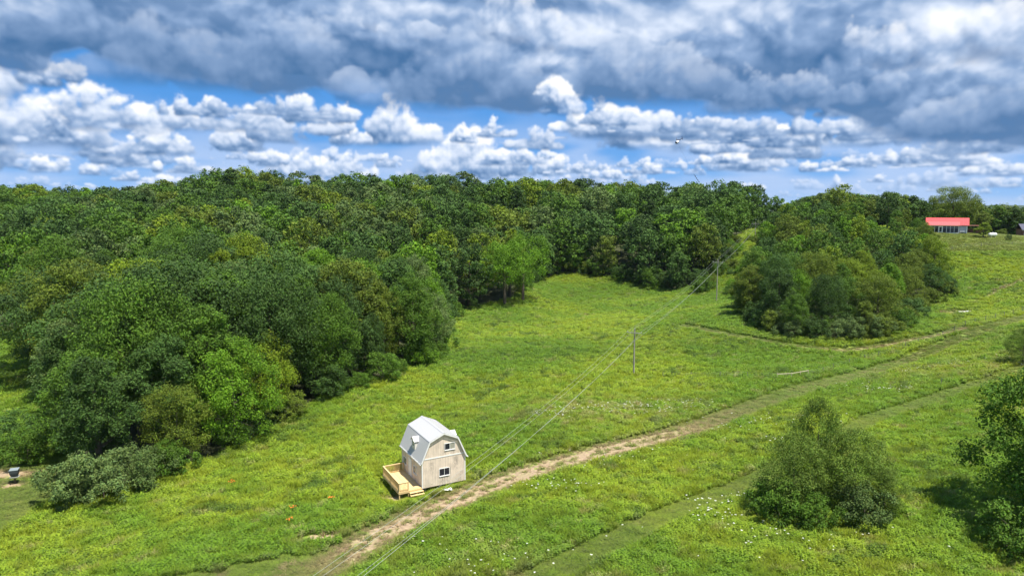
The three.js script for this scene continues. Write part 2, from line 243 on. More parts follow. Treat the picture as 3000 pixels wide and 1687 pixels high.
// what the ground is at a place: [dirt 0-1, mown 0-1, linear colour]
const LUSH = [0.162, 0.272, 0.016], YELLOW = [0.285, 0.362, 0.022], DEEP = [0.072, 0.142, 0.015], STRAW = [0.360, 0.325, 0.125], EARTH = [0.300, 0.205, 0.125], CUT = [0.150, 0.225, 0.030], LITTER = [0.055, 0.062, 0.022];
const blend = (a, b, t) => [lerp(a[0], b[0], t), lerp(a[1], b[1], t), lerp(a[2], b[2], t)];
function ground(x, d) {
  const big = tn(x / 260 + 0.1, d / 260, soft), mid = tn(x / 70, d / 70 + 0.3), low = tn(x / 21 + 0.5, d / 21), fine = tn(x / 6, d / 6);
  const [qt, at] = along(TRACK, x, d), [ql] = along(LANE, x, d), [qf] = along(FOOTPATH, x, d), [qh] = along(HILLPATH, x, d), [qm] = along(MOWN, x, d);
  // meadow
  let c = blend(LUSH, YELLOW, smooth(big * 0.9 + mid * 0.6 + 0.2 * low, -0.4, 0.6));
  c = blend(c, DEEP, 0.8 * smooth(mid * 0.9 + low * 0.6 + fine * 0.25 - 0.1 * big, 0.16, 0.75));
  const dry = Math.exp(-(((x - 14) / 15) ** 2 + ((d - 101) / 7) ** 2)) + 0.7 * Math.exp(-(((x - 85) / 22) ** 2 + ((d - 121) / 8) ** 2)) + 0.5 * Math.exp(-(((x - 112) / 25) ** 2 + ((d - 140) / 9) ** 2)) + 0.35 * Math.exp(-(((x + 2) / 9) ** 2 + ((d - 56) / 5) ** 2));
  c = blend(c, STRAW, clamp(0.7 * dry * smooth(low + 0.5 * fine, -0.5, 0.5) + 0.6 * smooth(tn(x / 33 + 0.7, d / 14 + 0.2) + 0.4 * fine, 0.3, 0.85)));
  c = blend(c, DEEP, 0.55 * Math.exp(-(((d - 143 - 0.12 * x) / 8) ** 2)) * smooth(Math.abs(x - 15), 70, 25) * smooth(low, -0.6, 0.4));
  let mown = 0, dirt = 0;
  const wid = 2.3 * (1 + 0.4 * low + 0.25 * fine), shore = qt + 1.1 * low + 0.8 * fine;
  const m1 = smooth(qt + 0.7 * low, wid + 0.9, wid - 0.6), m2 = smooth(ql + 0.35 * low, 2.0, 1.3), m3 = smooth(qf + 0.4 * low, 2.2, 1.0), m4 = smooth(qm + 1.2 * low, 5.2, 3.8), m5 = inside(LAWN, x, d) ? 1 : 0, m6 = smooth(x, -50, -53) * smooth(d, 86, 80);
  mown = Math.max(m1, m2, m3, m4 * 0.8, m5, m6);
  c = blend(c, blend(CUT, STRAW, clamp(0.16 + 0.3 * fine + 0.25 * low + 0.12 * m5)), mown * (0.75 - 0.25 * m2));
  const worn = smooth(at, 2, 16) * smooth(at, 92, 50), ruts = Math.max(Math.exp(-(((qt - 0.95) / 0.32) ** 2)), 0);
  const crumb = tn(x / 2.1, d / 2.1), twin = Math.exp(-(((qt - 0.95 - 0.25 * low) / 0.45) ** 2));
  dirt = Math.max(worn * smooth(shore + 0.6 * crumb, 3.5, 1.1) * smooth(low * 0.5 + fine * 0.9 + crumb * 0.9 + 0.75 * twin, -0.8, 0.15), 0.5 * ruts * smooth(at, 30, 60) * smooth(low + fine + 0.5 * crumb, -0.5, 0.6));
  dirt = Math.max(dirt, lerp(0.3, 0.7, smooth(x, 58, 78)) * smooth(qf + 0.7 * fine + 0.3 * low, 0.95, 0.3), 0.8 * smooth(qh + 0.3 * fine, 0.9, 0.3), m4 * 0.55 * smooth(low + fine, 0.1, 0.7));
  for (const b of BARE) dirt = Math.max(dirt, 0.95 * smooth(((x - b[0]) / b[2]) ** 2 + ((d - b[1]) / b[3]) ** 2 + 0.6 * fine + 0.4 * low, 1.3, 0.4));
  c = blend(c, blend(EARTH, [0.37, 0.27, 0.175], clamp(0.5 + 0.7 * fine)), dirt);
  return [dirt, mown, c, qt, ql];
}

// ---------------------------------------------------------------- ground sheets: one grid, cut into meadow, track, mown lane and forest floor; all wear one map laid out in metres
const MAP_X0 = -112, MAP_D0 = 42, MAP_SIZE = 272, MAPN = 2048;
const groundMap = (() => {
  const data = new Uint8Array(MAPN * MAPN * 4), enc = (v) => Math.round(255 * clamp(v <= 0.0031308 ? v * 12.92 : 1.055 * Math.pow(v, 1 / 2.4) - 0.055)), R = rng(77);
  const B = 4, n = MAPN / B + 1, lo = new Float32Array(n * n * 3);
  for (let j = 0; j < n; j++) for (let i = 0; i < n; i++) { const x = MAP_X0 + i * B * MAP_SIZE / MAPN, d = MAP_D0 + j * B * MAP_SIZE / MAPN, wood = inside(FOREST, x, d) || inside(GROVE, x, d); lo.set(wood ? LITTER : ground(x, d)[2], (j * n + i) * 3); }
  for (let y = 0; y < MAPN; y++) for (let x = 0; x < MAPN; x++) {
    const wx = MAP_X0 + (x + 0.5) * MAP_SIZE / MAPN, wd = MAP_D0 + (y + 0.5) * MAP_SIZE / MAPN, fx = clamp(x / B + 2.2 * tn(wx / 5, wd / 5) , 0, n - 1.01), fy = clamp(y / B + 2.2 * tn(wx / 5 + 0.5, wd / 5 + 0.2), 0, n - 1.01), i = Math.floor(fx), j = Math.floor(fy), u = fx - i, v = fy - j;
    const k = 1 + 0.35 * tn(wx / 3.1, wd / 3.1) + 0.25 * (R() - 0.5) + 0.12 * (R() - 0.5);
    for (let c = 0; c < 3; c++) { const o = (j * n + i) * 3 + c, q = n * 3; data[(y * MAPN + x) * 4 + c] = enc(k * ((lo[o] * (1 - u) + lo[o + 3] * u) * (1 - v) + (lo[o + q] * (1 - u) + lo[o + q + 3] * u) * v)); }
    data[(y * MAPN + x) * 4 + 3] = 255;
  }
  const t = new THREE.DataTexture(data, MAPN, MAPN);
  t.colorSpace = THREE.SRGBColorSpace; t.magFilter = THREE.LinearFilter; t.wrapS = t.wrapT = THREE.MirroredRepeatWrapping; t.needsUpdate = true;
  return t;
})();
const groundMaterial = new THREE.MeshStandardMaterial({ map: groundMap, roughness: 1, name: 'soil and sward' });
{
  const ds = []; for (let d = -38; d < 498;) { ds.push(d); d += d < 40 ? 6 : d < 130 ? 0.8 : d < 200 ? 1.4 : d < 290 ? 2.2 : 6; } ds.push(498);
  const xs = []; for (let x = -456; x < 416;) { xs.push(x); x += x < -120 ? 8 : x < -70 ? 3 : x < 100 ? 0.9 : x < 160 ? 1.8 : 8; } xs.push(416);
  const pos = new Float32Array(xs.length * ds.length * 3), uv = new Float32Array(xs.length * ds.length * 2);
  ds.forEach((d, j) => xs.forEach((x, i) => { const o = j * xs.length + i; pos.set([x, land(x, d), -d], o * 3); uv.set([(x - MAP_X0) / MAP_SIZE, (d - MAP_D0) / MAP_SIZE], o * 2); }));
  const faces = { meadow: [], dirt_track: [], mown_lane: [], forest_floor: [], lawn: [] };
  for (let j = 0; j + 1 < ds.length; j++) for (let i = 0; i + 1 < xs.length; i++) {
    const x = (xs[i] + xs[i + 1]) / 2, d = (ds[j] + ds[j + 1]) / 2, o = j * xs.length + i;
    const kind = inside(FOREST, x, d) || inside(GROVE, x, d) ? 'forest_floor' : along(TRACK, x, d)[0] < 2.6 ? 'dirt_track' : along(LANE, x, d)[0] < 1.7 ? 'mown_lane' : inside(LAWN, x, d) ? 'lawn' : 'meadow';
    faces[kind].push(o, o + 1, o + xs.length, o + 1, o + xs.length + 1, o + xs.length);
  }
  const all = new THREE.BufferGeometry(); all.setAttribute('position', new THREE.BufferAttribute(pos, 3)); all.setIndex(Object.values(faces).flat()); all.computeVertexNormals();
  for (const [name, list] of Object.entries(faces)) {
    const used = new Map(), idx = list.map((v) => { if (!used.has(v)) used.set(v, used.size); return used.get(v); }), g = new THREE.BufferGeometry();
    const pick = (src, w) => { const a = new Float32Array(used.size * w); for (const [v, k] of used) for (let c = 0; c < w; c++) a[k * w + c] = src[v * w + c]; return new THREE.BufferAttribute(a, w); };
    g.setAttribute('position', pick(pos, 3)); g.setAttribute('normal', pick(all.attributes.normal.array, 3)); g.setAttribute('uv', pick(uv, 2)); g.setIndex(idx);
    const m = new THREE.Mesh(g, groundMaterial); m.name = name; m.userData.kind = 'structure'; m.receiveShadow = true; scene.add(m);
  }
}
// far country: rolling wooded hills out to the horizon
{
  const rings = 90, spokes = 260, pos = [], col = [], idx = [];
  for (let j = 0; j <= rings; j++) for (let i = 0; i <= spokes; i++) {
    const q = j / rings, r = 470 * Math.pow(24, q), a = (-80 + 160 * i / spokes) * Math.PI / 180, x = r * Math.sin(a), d = r * Math.cos(a);
    const n = tn(x / 5200 + 0.2, d / 5200, soft), n2 = tn(x / 1500, d / 1500 + 0.4, soft), n3 = tn(x / 420, d / 420);
    let h = lerp(-6, 10, smooth(r, 700, 4000)) + 26 * n * smooth(r, 500, 2500) + 14 * n2 * smooth(r, 480, 1500) + 5 * n3 + 8 * smooth(r, 3500, 9000);
    if (r < 900) h = lerp(d > 0 && r < 620 ? Math.min(h, land(clamp(x, -440, 400), clamp(d, -30, 490)) - 3) : h, h, smooth(r, 470, 900));
    pos.push(x, h, -d);
    const field = smooth(tn(x / 2400 + 0.4, d / 1300 + 0.1, soft), 0.16, 0.3) * smooth(n2, 0.3, -0.1), k = 0.8 + 0.5 * tn(x / 130, d / 130);
    col.push(...blend([0.032 * k, 0.062 * k, 0.018 * k], [0.20, 0.25, 0.07], field));
  }
  for (let j = 0; j < rings; j++) for (let i = 0; i < spokes; i++) { const o = j * (spokes + 1) + i; idx.push(o, o + 1, o + spokes + 1, o + 1, o + spokes + 2, o + spokes + 1); }
  const g = new THREE.BufferGeometry(); g.setAttribute('position', new THREE.Float32BufferAttribute(pos, 3)); g.setAttribute('color', new THREE.Float32BufferAttribute(col, 3)); g.setIndex(idx); g.computeVertexNormals();
  const m = new THREE.Mesh(g, new THREE.MeshStandardMaterial({ vertexColors: true, roughness: 1 })); m.name = 'distant_hills'; m.userData.kind = 'structure'; scene.add(m);
}
// ---------------------------------------------------------------- helpers for things and parts
const taken = new Map();
function numbered(name) { const n = taken.get(name) ?? 0; taken.set(name, n + 1); return n ? `${name}_${String(n).padStart(3, '0')}` : name; }
function thing(name, label, category, x, y, z, turn = 0, group) {
  const o = new THREE.Group(); o.name = numbered(name); o.position.set(x, y, z); o.rotation.y = turn; o.userData = { label, category };
  if (group) o.userData.group = group;
  scene.add(o); return o;
}
function part(parent, name, geometry, material, label) { const m = new THREE.Mesh(geometry, material); m.name = name; m.castShadow = m.receiveShadow = true; if (label) m.userData.label = label; parent.add(m); return m; }
const std = (r, g, b, roughness = 0.9, more = {}) => new THREE.MeshStandardMaterial({ color: new THREE.Color().setRGB(r, g, b), roughness, ...more });

// ---------------------------------------------------------------- trees: a crown of lobes, each lobe of clumps, each clump of leaves; trunk with limbs
function crownShape(spec) {
  const r = rng(spec.seed), pos = [], col = [], lobes = [];
  const { rx, ry, cy, lobes: nl, clumps: nc, leaves, size, kite = true, flat = 0.95, low = -0.55, point = 0, gap = 0.62 } = spec;
  for (let i = 0; i < nl; i++) {
    const y = lerp(low, 1, (i + 0.5) / nl), a = i * 2.39996 + r() * 0.9, q = Math.sqrt(Math.max(0.02, 1 - y * y)), taper = 1 - point * smooth(y, -0.2, 1) * 0.6, k = gap * (0.72 + 0.5 * r());
    lobes.push([Math.cos(a) * q * rx * k * taper, cy + y * ry * (gap + 0.06), Math.sin(a) * q * rx * k * taper, rx * (0.34 + 0.17 * r()) * (0.8 + 0.2 * taper)]);
  }
  lobes.push([0, cy, 0, rx * 0.5]);
  const up = new THREE.Vector3(), n = new THREE.Vector3(), t = new THREE.Vector3(), s = new THREE.Vector3(), p = new THREE.Vector3();
  const dir = (v, floor) => { do { v.set(r() * 2 - 1, r() * 2 - 1, r() * 2 - 1); } while (v.lengthSq() > 1 || v.lengthSq() < 0.05 || v.y < floor * v.length()); return v.normalize(); };
  for (const [lx, ly, lz, lr] of lobes) {
    const tint = 0.88 + 0.24 * r();
    for (let c = 0; c < nc; c++) {
      dir(up, -0.7);
      const o = new THREE.Vector3(lx, ly - cy, lz).multiplyScalar(0.5 / rx); up.addScaledVector(o, 0.8).normalize();
      const cx = lx + up.x * lr * 0.85, cyy = ly + up.y * lr * 0.85 * flat, cz = lz + up.z * lr * 0.85, cr = lr * (0.34 + 0.26 * r()), ct = tint * (0.88 + 0.24 * r());
      for (let k = 0; k < leaves; k++) {
        dir(n, -0.75);
        const q = cr * Math.pow(r(), 0.4);
        p.set(cx + n.x * q, cyy + n.y * q * 0.9, cz + n.z * q);
        if (p.y < 0.15) continue;
        n.multiplyScalar(0.55); n.x += (r() - 0.5) * 1.1; n.y += 0.45 + (r() - 0.5) * 0.9; n.z += (r() - 0.5) * 1.1; n.normalize();
        t.set(r() - 0.5, r() - 0.5, r() - 0.5).cross(n).normalize(); s.crossVectors(n, t);
        const L = size * (0.6 + 0.8 * r()), w = L * 0.36, b = 0.12 * L;
        const A = [p.x - t.x * L * 0.5, p.y - t.y * L * 0.5 - b, p.z - t.z * L * 0.5], B = [p.x + t.x * L * 0.5, p.y + t.y * L * 0.5 - b, p.z + t.z * L * 0.5], C = [p.x + s.x * w, p.y + s.y * w + b, p.z + s.z * w], E = [p.x - s.x * w, p.y - s.y * w + b, p.z - s.z * w];
        const g = ct * (0.72 + 0.56 * r()), yl = 0.9 + 0.25 * r(), put = (v) => { pos.push(v[0], v[1], v[2]); col.push(g * yl, g, g * (1.9 - yl)); };
        if (kite) { put(A); put(C); put(B); put(A); put(B); put(E); } else { put(A); put(C); put(B); }
      }
    }
  }
  const g = new THREE.BufferGeometry();
  g.setAttribute('position', new THREE.Float32BufferAttribute(pos, 3)); g.setAttribute('color', new THREE.Float32BufferAttribute(col, 3));
  return { geometry: g, lobes };
}
function limb(a, b, ra, rb, sides = 6) {
  const d = new THREE.Vector3().subVectors(b, a), g = new THREE.CylinderGeometry(rb, ra, d.length(), sides, 1, false);
  g.applyQuaternion(new THREE.Quaternion().setFromUnitVectors(new THREE.Vector3(0, 1, 0), d.clone().normalize())); g.translate((a.x + b.x) / 2, (a.y + b.y) / 2, (a.z + b.z) / 2);
  return g;
}
function trunkShape(lobes, cy, ry, girth, seed) {
  const r = rng(seed), list = [], top = new THREE.Vector3((r() - 0.5) * 0.6, cy + ry * 0.35, (r() - 0.5) * 0.6), fork = new THREE.Vector3((r() - 0.5) * 0.2, Math.max(1, cy - ry * 0.55), (r() - 0.5) * 0.2);
  list.push(limb(new THREE.Vector3(0, -0.4, 0), fork, girth, girth * 0.72, 8), limb(fork, top, girth * 0.72, girth * 0.22, 7));
  lobes.forEach(([x, y, z], i) => { if (i % 2 === 0 && i < 14) { const f = new THREE.Vector3().lerpVectors(fork, top, clamp((y - cy) / ry * 0.4 + 0.2)); list.push(limb(f, new THREE.Vector3(x, y, z), girth * 0.3, girth * 0.07, 5)); } });
  return mergeGeometries(list);
}
const bark = std(0.11, 0.085, 0.062, 1);
const leafMaterials = Object.fromEntries(Object.entries({
  dark: [0.051, 0.108, 0.017], grey: [0.100, 0.162, 0.041], mid: [0.086, 0.177, 0.013], bright: [0.126, 0.260, 0.010], yellow: [0.174, 0.257, 0.011], olive: [0.131, 0.190, 0.017], cool: [0.069, 0.145, 0.025], silver: [0.134, 0.207, 0.060], feather: [0.152, 0.235, 0.036], rust: [0.30, 0.13, 0.045],
}).map(([k, c]) => [k, new THREE.MeshPhysicalMaterial({ color: new THREE.Color().setRGB(...c), vertexColors: true, roughness: 0.75, specularIntensity: 0.35, side: THREE.DoubleSide, flatShading: true, transmission: 0.3, thickness: 0, name: 'leaves ' + k })]));
const SHAPES = {
  // near, with leaves one can see
  oak: { rx: 8.6, ry: 8.6, cy: 11.6, lobes: 20, clumps: 12, leaves: 136, size: 0.40, low: -0.92, kite: false },
  maple: { rx: 6.2, ry: 9.2, cy: 10.2, lobes: 19, clumps: 11, leaves: 123, size: 0.36, low: -0.95, point: 0.4, kite: false },
  poplar: { rx: 4.8, ry: 9.6, cy: 10.2, lobes: 17, clumps: 11, leaves: 119, size: 0.35, low: -0.9, point: 0.9, kite: false },
  ash: { rx: 5.8, ry: 7.4, cy: 8.0, lobes: 16, clumps: 11, leaves: 123, size: 0.33, low: -0.9, flat: 0.75, gap: 0.7, kite: false },
  walnut: { rx: 8.2, ry: 7.4, cy: 12.6, lobes: 22, clumps: 10, leaves: 84, size: 0.41, low: -0.8, flat: 0.7, gap: 0.76, kite: false },
  shrub: { rx: 3.2, ry: 2.6, cy: 2.3, lobes: 11, clumps: 9, leaves: 84, size: 0.27, low: -0.7, gap: 0.7, kite: false },
  sapling: { rx: 2.6, ry: 4.0, cy: 4.6, lobes: 11, clumps: 9, leaves: 79, size: 0.31, low: -0.95, point: 0.7, gap: 0.7, kite: false },
  // farther off, coarser
  far_oak: { rx: 6.9, ry: 8.4, cy: 10.6, lobes: 17, clumps: 9, leaves: 30, size: 0.78, low: -0.95, kite: false },
  far_maple: { rx: 5.6, ry: 8.8, cy: 10.4, lobes: 17, clumps: 9, leaves: 28, size: 0.76, low: -0.95, point: 0.4, kite: false },
  far_poplar: { rx: 4.5, ry: 9.4, cy: 10.8, lobes: 17, clumps: 9, leaves: 27, size: 0.72, low: -0.95, point: 0.9, kite: false },
  far_ash: { rx: 5.4, ry: 7.6, cy: 9.0, lobes: 16, clumps: 9, leaves: 29, size: 0.74, low: -0.95, flat: 0.8, gap: 0.7, kite: false },
};
const made = new Map();
function treeParts(kind, variant) {
  const key = kind + variant;
  if (!made.has(key)) {
    const s = { ...SHAPES[kind], seed: [...key].reduce((a, c) => a * 31 + c.charCodeAt(0) | 0, 7) }, c = crownShape(s);
    made.set(key, { crown: c.geometry, trunk: trunkShape(c.lobes, s.cy, s.ry, 0.028 * (s.cy + s.ry) * (kind === 'shrub' ? 0.5 : 1), s.seed + 1), tall: s.cy + s.ry });
  }
  return made.get(key);
}
function tree(kind, variant, tone, x, d, tall, wide, turn, name, label, category, group) {
  const p = treeParts(kind, variant), o = thing(name, label, category, x, land(x, d) - 0.1, -d, turn, group), k = tall / p.tall;
  o.scale.set(k * wide, k, k * wide);
  part(o, 'trunk', p.trunk, bark); part(o, 'crown', p.crown, leafMaterials[tone]);
  return o;
}
const WOODS = 'trees of the hillside forest', GROVES = 'trees of the grove below the red-roofed house', BUSHES = 'bushes along the woodland edges';
const stems = [];                                            // every trunk placed so far: x, ahead, clear radius
const clear = (x, d, r) => stems.every((s) => (s[0] - x) ** 2 + (s[1] - d) ** 2 > (r * 0.5 + s[2] * 0.5) ** 2);
// trees one can single out
const single = [
  ['oak', 0, 'dark', -54, 103, 23.5, 1.08, 'oak_tree', 'huge dark rounded oak standing highest in the left front of the forest', 'tree'],
  ['oak', 1, 'dark', -38.5, 107, 21, 0.92, 'oak_tree', 'broad dark oak on the forest edge behind and left of the small cabin'],
  ['maple', 0, 'dark', -31, 119, 19.5, 0.95, 'maple_tree', 'dark tree at the forest corner where the meadow bends back'],
  ['maple', 1, 'cool', -46.5, 89, 16.5, 1.1, 'maple_tree', 'big blue-green tree leaning over the grey bushes at left'],
  ['ash', 0, 'bright', -37.8, 90, 14.2, 1.0, 'ash_tree', 'bright green tree with layered boughs at the meadow edge left of the cabin'],
  ['ash', 1, 'olive', -42.5, 83.5, 10.5, 0.95, 'ash_tree', 'small olive green tree with tiered branches right of the grey bushes'],
  ['maple', 2, 'mid', -54.5, 84, 15.5, 1.0, 'maple_tree', 'dark green tree above the bare ground beside the feeder'],
  ['poplar', 0, 'mid', -60, 98, 18.5, 1.1, 'poplar_tree', 'tall light-topped poplar at the far left of the forest front'],
  ['ash', 0, 'yellow', -37, 100, 13, 0.9, 'ash_tree', 'yellow-green tree squeezed between two dark oaks'],
  ['maple', 1, 'olive', -25, 131, 17, 0.85, 'maple_tree', 'olive tree on the forest edge where the meadow narrows'],
  ['poplar', 1, 'olive', -20.5, 140, 16.5, 0.95, 'poplar_tree', 'slender brownish-olive tree at the forest corner'],
  ['walnut', 0, 'bright', -2.3, 210.4, 19.5, 0.95, 'walnut_tree', 'bright green tree with a bare dark trunk standing in the meadow edge'],
  ['walnut', 1, 'bright', 3.5, 216, 21, 0.85, 'walnut_tree', 'taller lime green tree with bare trunk, right one of the pair'],
  ['poplar', 2, 'silver', 21, 285, 19, 0.95, 'poplar_tree', 'pale pointed poplar above the upper end of the meadow'],
  ['ash', 1, 'bright', 26, 268, 11, 1.0, 'ash_tree', 'small bright tree at the head of the meadow'],
  ['maple', 0, 'dark', -26, 123.5, 12.5, 0.8, 'maple_tree', 'small dark tree in the notch of the forest edge'],
];
for (const [kind, v, tone, x, d, tall, wide, name, label] of single) { tree(kind, v, tone, x, d, tall, wide, v * 2.1 + x, name, label, 'tree', WOODS); stems.push([x, d, SHAPES[kind].rx * 0.95]); }
// the woods: scattered over their ground, the nearest as trees, those behind as one mass
const tones = ['mid', 'mid', 'mid', 'dark', 'bright', 'olive', 'cool', 'cool', 'mid', 'dark', 'olive', 'silver', 'yellow', 'cool', 'mid', 'grey'];
const toneWord = { dark: 'dark green', grey: 'grey-green', mid: 'mid green', bright: 'bright green', yellow: 'yellow-green', olive: 'olive green', cool: 'blue-green', silver: 'pale green' };
const farTrees = [];
const bearing = (x, d) => { const q = x / d; return q < -0.6 ? 'at the far left' : q < -0.42 ? 'left of the hilltop' : q < -0.28 ? 'below the hilltop' : q < -0.16 ? 'left of the cabin roof' : q < -0.06 ? 'above the cabin' : q < 0.0 ? 'left of the bare-trunked pair' : q < 0.06 ? 'behind the bare-trunked pair' : q < 0.16 ? 'above the meadow head' : q < 0.24 ? 'right of the meadow' : 'by the power line'; };
const sized = (tall, lo, hi) => (tall < lo ? 'small' : tall > hi ? 'tall' : 'middling');
{
  const r = rng(3001), spots = [];
  for (let i = 0; i < 60000; i++) {
    const x = -440 + 580 * r(), d = 70 + 400 * r();
    if (Math.abs(x) > 0.83 * d + 18 || !inside(FOREST, x, d)) continue;
    const room = d < 150 ? 7.0 : d < 260 ? 8.2 : 9.8;
    if (spots.every((s) => (s[0] - x) ** 2 + (s[1] - d) ** 2 > room * room) && clear(x, d, 5.5)) spots.push([x, d, r(), r(), r(), r()]);
  }
  spots.sort((a, b) => a[1] - b[1]);
  let n = 0;
  for (const [x, d, a, b, c, e] of spots) {
    const tone = tones[Math.floor(a * tones.length)], edge = ![[3, 0], [-3, 0], [0, -4], [3, -4]].every(([ex, ed]) => inside(FOREST, x + ex, d + ed));
    const tall = (edge ? 13.5 : 16) + 7.5 * b + (d > 250 ? 1.5 : 0);
    if (n < 205 && d < 330) {
      n++;
      const kind = d < 175 ? ['oak', 'maple', 'poplar', 'ash', 'maple', 'poplar'][Math.floor(c * 6)] : ['far_oak', 'far_maple', 'far_poplar', 'far_ash'][Math.floor(c * 4)];
      const plain = kind.replace('far_', ''), shape = { oak: 'broad', maple: 'oval', poplar: 'pointed', ash: 'tiered' }[plain];
      const where = edge ? 'on the forest edge' : d < 118 ? 'near the forest front' : d < 150 ? 'inside the forest' : d < 190 ? 'midway up the woods' : d < 235 ? 'high on the wooded slope' : 'near the forest crest';
      tree(kind, Math.floor(e * 2), tone, x, d, tall, kind === 'oak' ? 0.7 + 0.22 * e : 0.88 + 0.28 * e, e * 60, plain + '_tree', `${sized(tall, 16.5, 20.5)} ${toneWord[tone]} ${shape} tree ${where} ${bearing(x, d)}`, 'tree', WOODS);
    } else farTrees.push([x, d, tall, tone, c, e]);
  }
}
{
  const r = rng(515), spots = [];
  const handy = [['maple', 2, 'dark', 63.5, 161, 15, 0.95], ['oak', 0, 'dark', 73, 157, 13, 0.75], ['ash', 1, 'olive', 85, 157, 12.5, 1.0], ['oak', 1, 'cool', 67, 171, 16, 0.7], ['maple', 0, 'mid', 65, 182, 16.5, 0.95], ['ash', 0, 'yellow', 88, 162, 12, 0.9], ['maple', 1, 'olive', 107, 184, 13.5, 1.0], ['ash', 0, 'cool', 114, 183.5, 9, 1.0], ['oak', 1, 'olive', 78, 175, 15.5, 0.75], ['ash', 1, 'mid', 81.5, 164.5, 11, 1.0], ['maple', 2, 'mid', 77, 164, 12, 0.9]];
  for (const [k, v, tone, x, d, tall, wide] of handy) { spots.push([x, d]); tree(k, v, tone, x, d, tall, wide, x, k + '_tree', `${toneWord[tone]} ${{ oak: 'broad', maple: 'oval', ash: 'tiered' }[k]} tree at the front of the right-hand grove ${x < 66 ? 'on its left corner' : x < 80 ? 'in its middle' : x < 95 ? 'on its right' : 'on its hillside flank'}`, 'tree', GROVES); }
  for (let i = 0; i < 20000 && spots.length < 84; i++) {
    const x = 55 + 95 * r(), d = 145 + 145 * r();
    if (!inside(GROVE, x, d) || !spots.every((s) => (s[0] - x) ** 2 + (s[1] - d) ** 2 > 42)) continue;
    spots.push([x, d]);
    const e = r(), tone = ['olive', 'mid', 'olive', 'yellow', 'bright', 'mid', 'yellow', 'cool'][Math.floor(r() * 8)], kind = (d < 195 ? ['maple', 'ash', 'ash', 'poplar'] : ['far_maple', 'far_ash', 'far_oak', 'far_ash'])[Math.floor(r() * 4)], plain = kind.replace('far_', '');
    const tall = (d < 165 ? 8 : d < 200 ? 9.5 : 8.5) + 6 * r();
    tree(kind, Math.floor(e * 2), tone, x, d, tall, 0.8 + 0.3 * e, e * 50, plain + '_tree', `${sized(tall, 11.5, 14.5)} ${toneWord[tone]} ${{ oak: 'broad', maple: 'oval', poplar: 'pointed', ash: 'tiered' }[plain]} tree ${d < 165 ? 'in the front' : d < 185 ? 'in the nearer half' : d < 210 ? 'in the middle' : d < 240 ? 'in the far half' : 'at the back'} of the right grove, ${x / d < 0.38 ? 'power line side' : x / d < 0.45 ? 'left of centre' : x / d < 0.52 ? 'right of centre' : 'house side'}`, 'tree', GROVES);
  }
}
const lone = [
  ['oak', 1, 'olive', 184, 286, 19.5, 1.12, 'oak_tree', 'wide spreading tree rising behind the red roof'],
  ['far_oak', 1, 'dark', 147, 268, 15, 0.9, 'oak_tree', 'dark round tree left of the red-roofed house'],
  ['far_ash', 0, 'olive', 137, 288, 18.5, 1.0, 'ash_tree', 'loose olive tree standing above the grove on the skyline'],
  ['far_maple', 1, 'mid', 110, 285, 16.5, 1.0, 'maple_tree', 'round-topped tree right of the power line gap'],
  ['far_ash', 1, 'olive', 148.6, 259, 9, 0.8, 'ash_tree', 'small olive tree touching the left end of the red roof'],
  ['far_maple', 0, 'mid', 141, 251, 10, 0.9, 'maple_tree', 'green tree at the top of the grove beside the lawn'],
  ['far_maple', 1, 'olive', 136, 241, 9.5, 0.95, 'maple_tree', 'olive tree on the upper right rim of the grove'],
  ['ash', 0, 'olive', 134.5, 222, 10.5, 0.85, 'ash_tree', 'olive tree on the right rim of the grove below the lawn fence'],
  ['ash', 1, 'mid', 138.6, 233, 9.8, 0.8, 'ash_tree', 'mid green tree on the grove rim nearest the glazed porch'],
  ['maple', 0, 'yellow', 128.5, 209, 11, 0.85, 'maple_tree', 'yellow-green oval tree on the right rim of the grove'],
  ['sapling', 0, 'yellow', 167, 242, 5.6, 1.35, 'young_tree', 'small bushy tree in front of the white tank'],
  ['sapling', 1, 'olive', 180, 262, 8.5, 1.3, 'young_tree', 'grey-green young tree right of the red-roofed house'],
];
for (const [kind, v, tone, x, d, tall, wide, name, label] of lone) tree(kind, v, tone, x, d, tall, wide, x, name, label, 'tree');
// close on the right: a feathery locust in a thicket, and the big tree at the frame's edge
SHAPES.locust = { rx: 5.2, ry: 5.4, cy: 6.4, lobes: 26, clumps: 11, leaves: 66, size: 0.21, low: -0.95, flat: 0.55, point: 0.6, gap: 0.8 };
SHAPES.elm = { rx: 6.4, ry: 7.4, cy: 8.6, lobes: 26, clumps: 14, leaves: 66, size: 0.30, low: -0.95, flat: 0.6, gap: 0.76 };
SHAPES.thicket = { rx: 2.8, ry: 2.0, cy: 1.7, lobes: 12, clumps: 10, leaves: 56, size: 0.20, low: -0.8, gap: 0.75 };
tree('locust', 0, 'feather', 31.2, 67.2, 11.2, 0.5, 0.4, 'locust_tree', 'tallest feathery olive green locust of the near right thicket', 'tree');
tree('locust', 1, 'feather', 34.8, 66.4, 8.0, 0.95, 2.4, 'locust_tree', 'lower locust on the right of the near right thicket', 'tree');
tree('locust', 2, 'feather', 28.2, 65.4, 8.2, 0.85, 4.4, 'locust_tree', 'low spreading locust on the left of the near right thicket', 'tree');
tree('locust', 1, 'feather', 36.6, 64.0, 5.0, 0.85, 5.4, 'locust_tree', 'smallest pale locust at the right foot of the thicket', 'tree');
tree('elm', 0, 'mid', 51.4, 61.5, 15.0, 1.0, 0.8, 'elm_tree', 'big glossy tree cut by the right edge of the view', 'tree');
tree('elm', 1, 'cool', 52.5, 55.5, 10.5, 0.9, 2.8, 'elm_tree', 'second dark tree at the lower right corner', 'tree');
tree('thicket', 0, 'mid', 26.2, 63.8, 3.6, 1.0, 1, 'bush', 'green bush at the left foot of the locust thicket', 'bush');
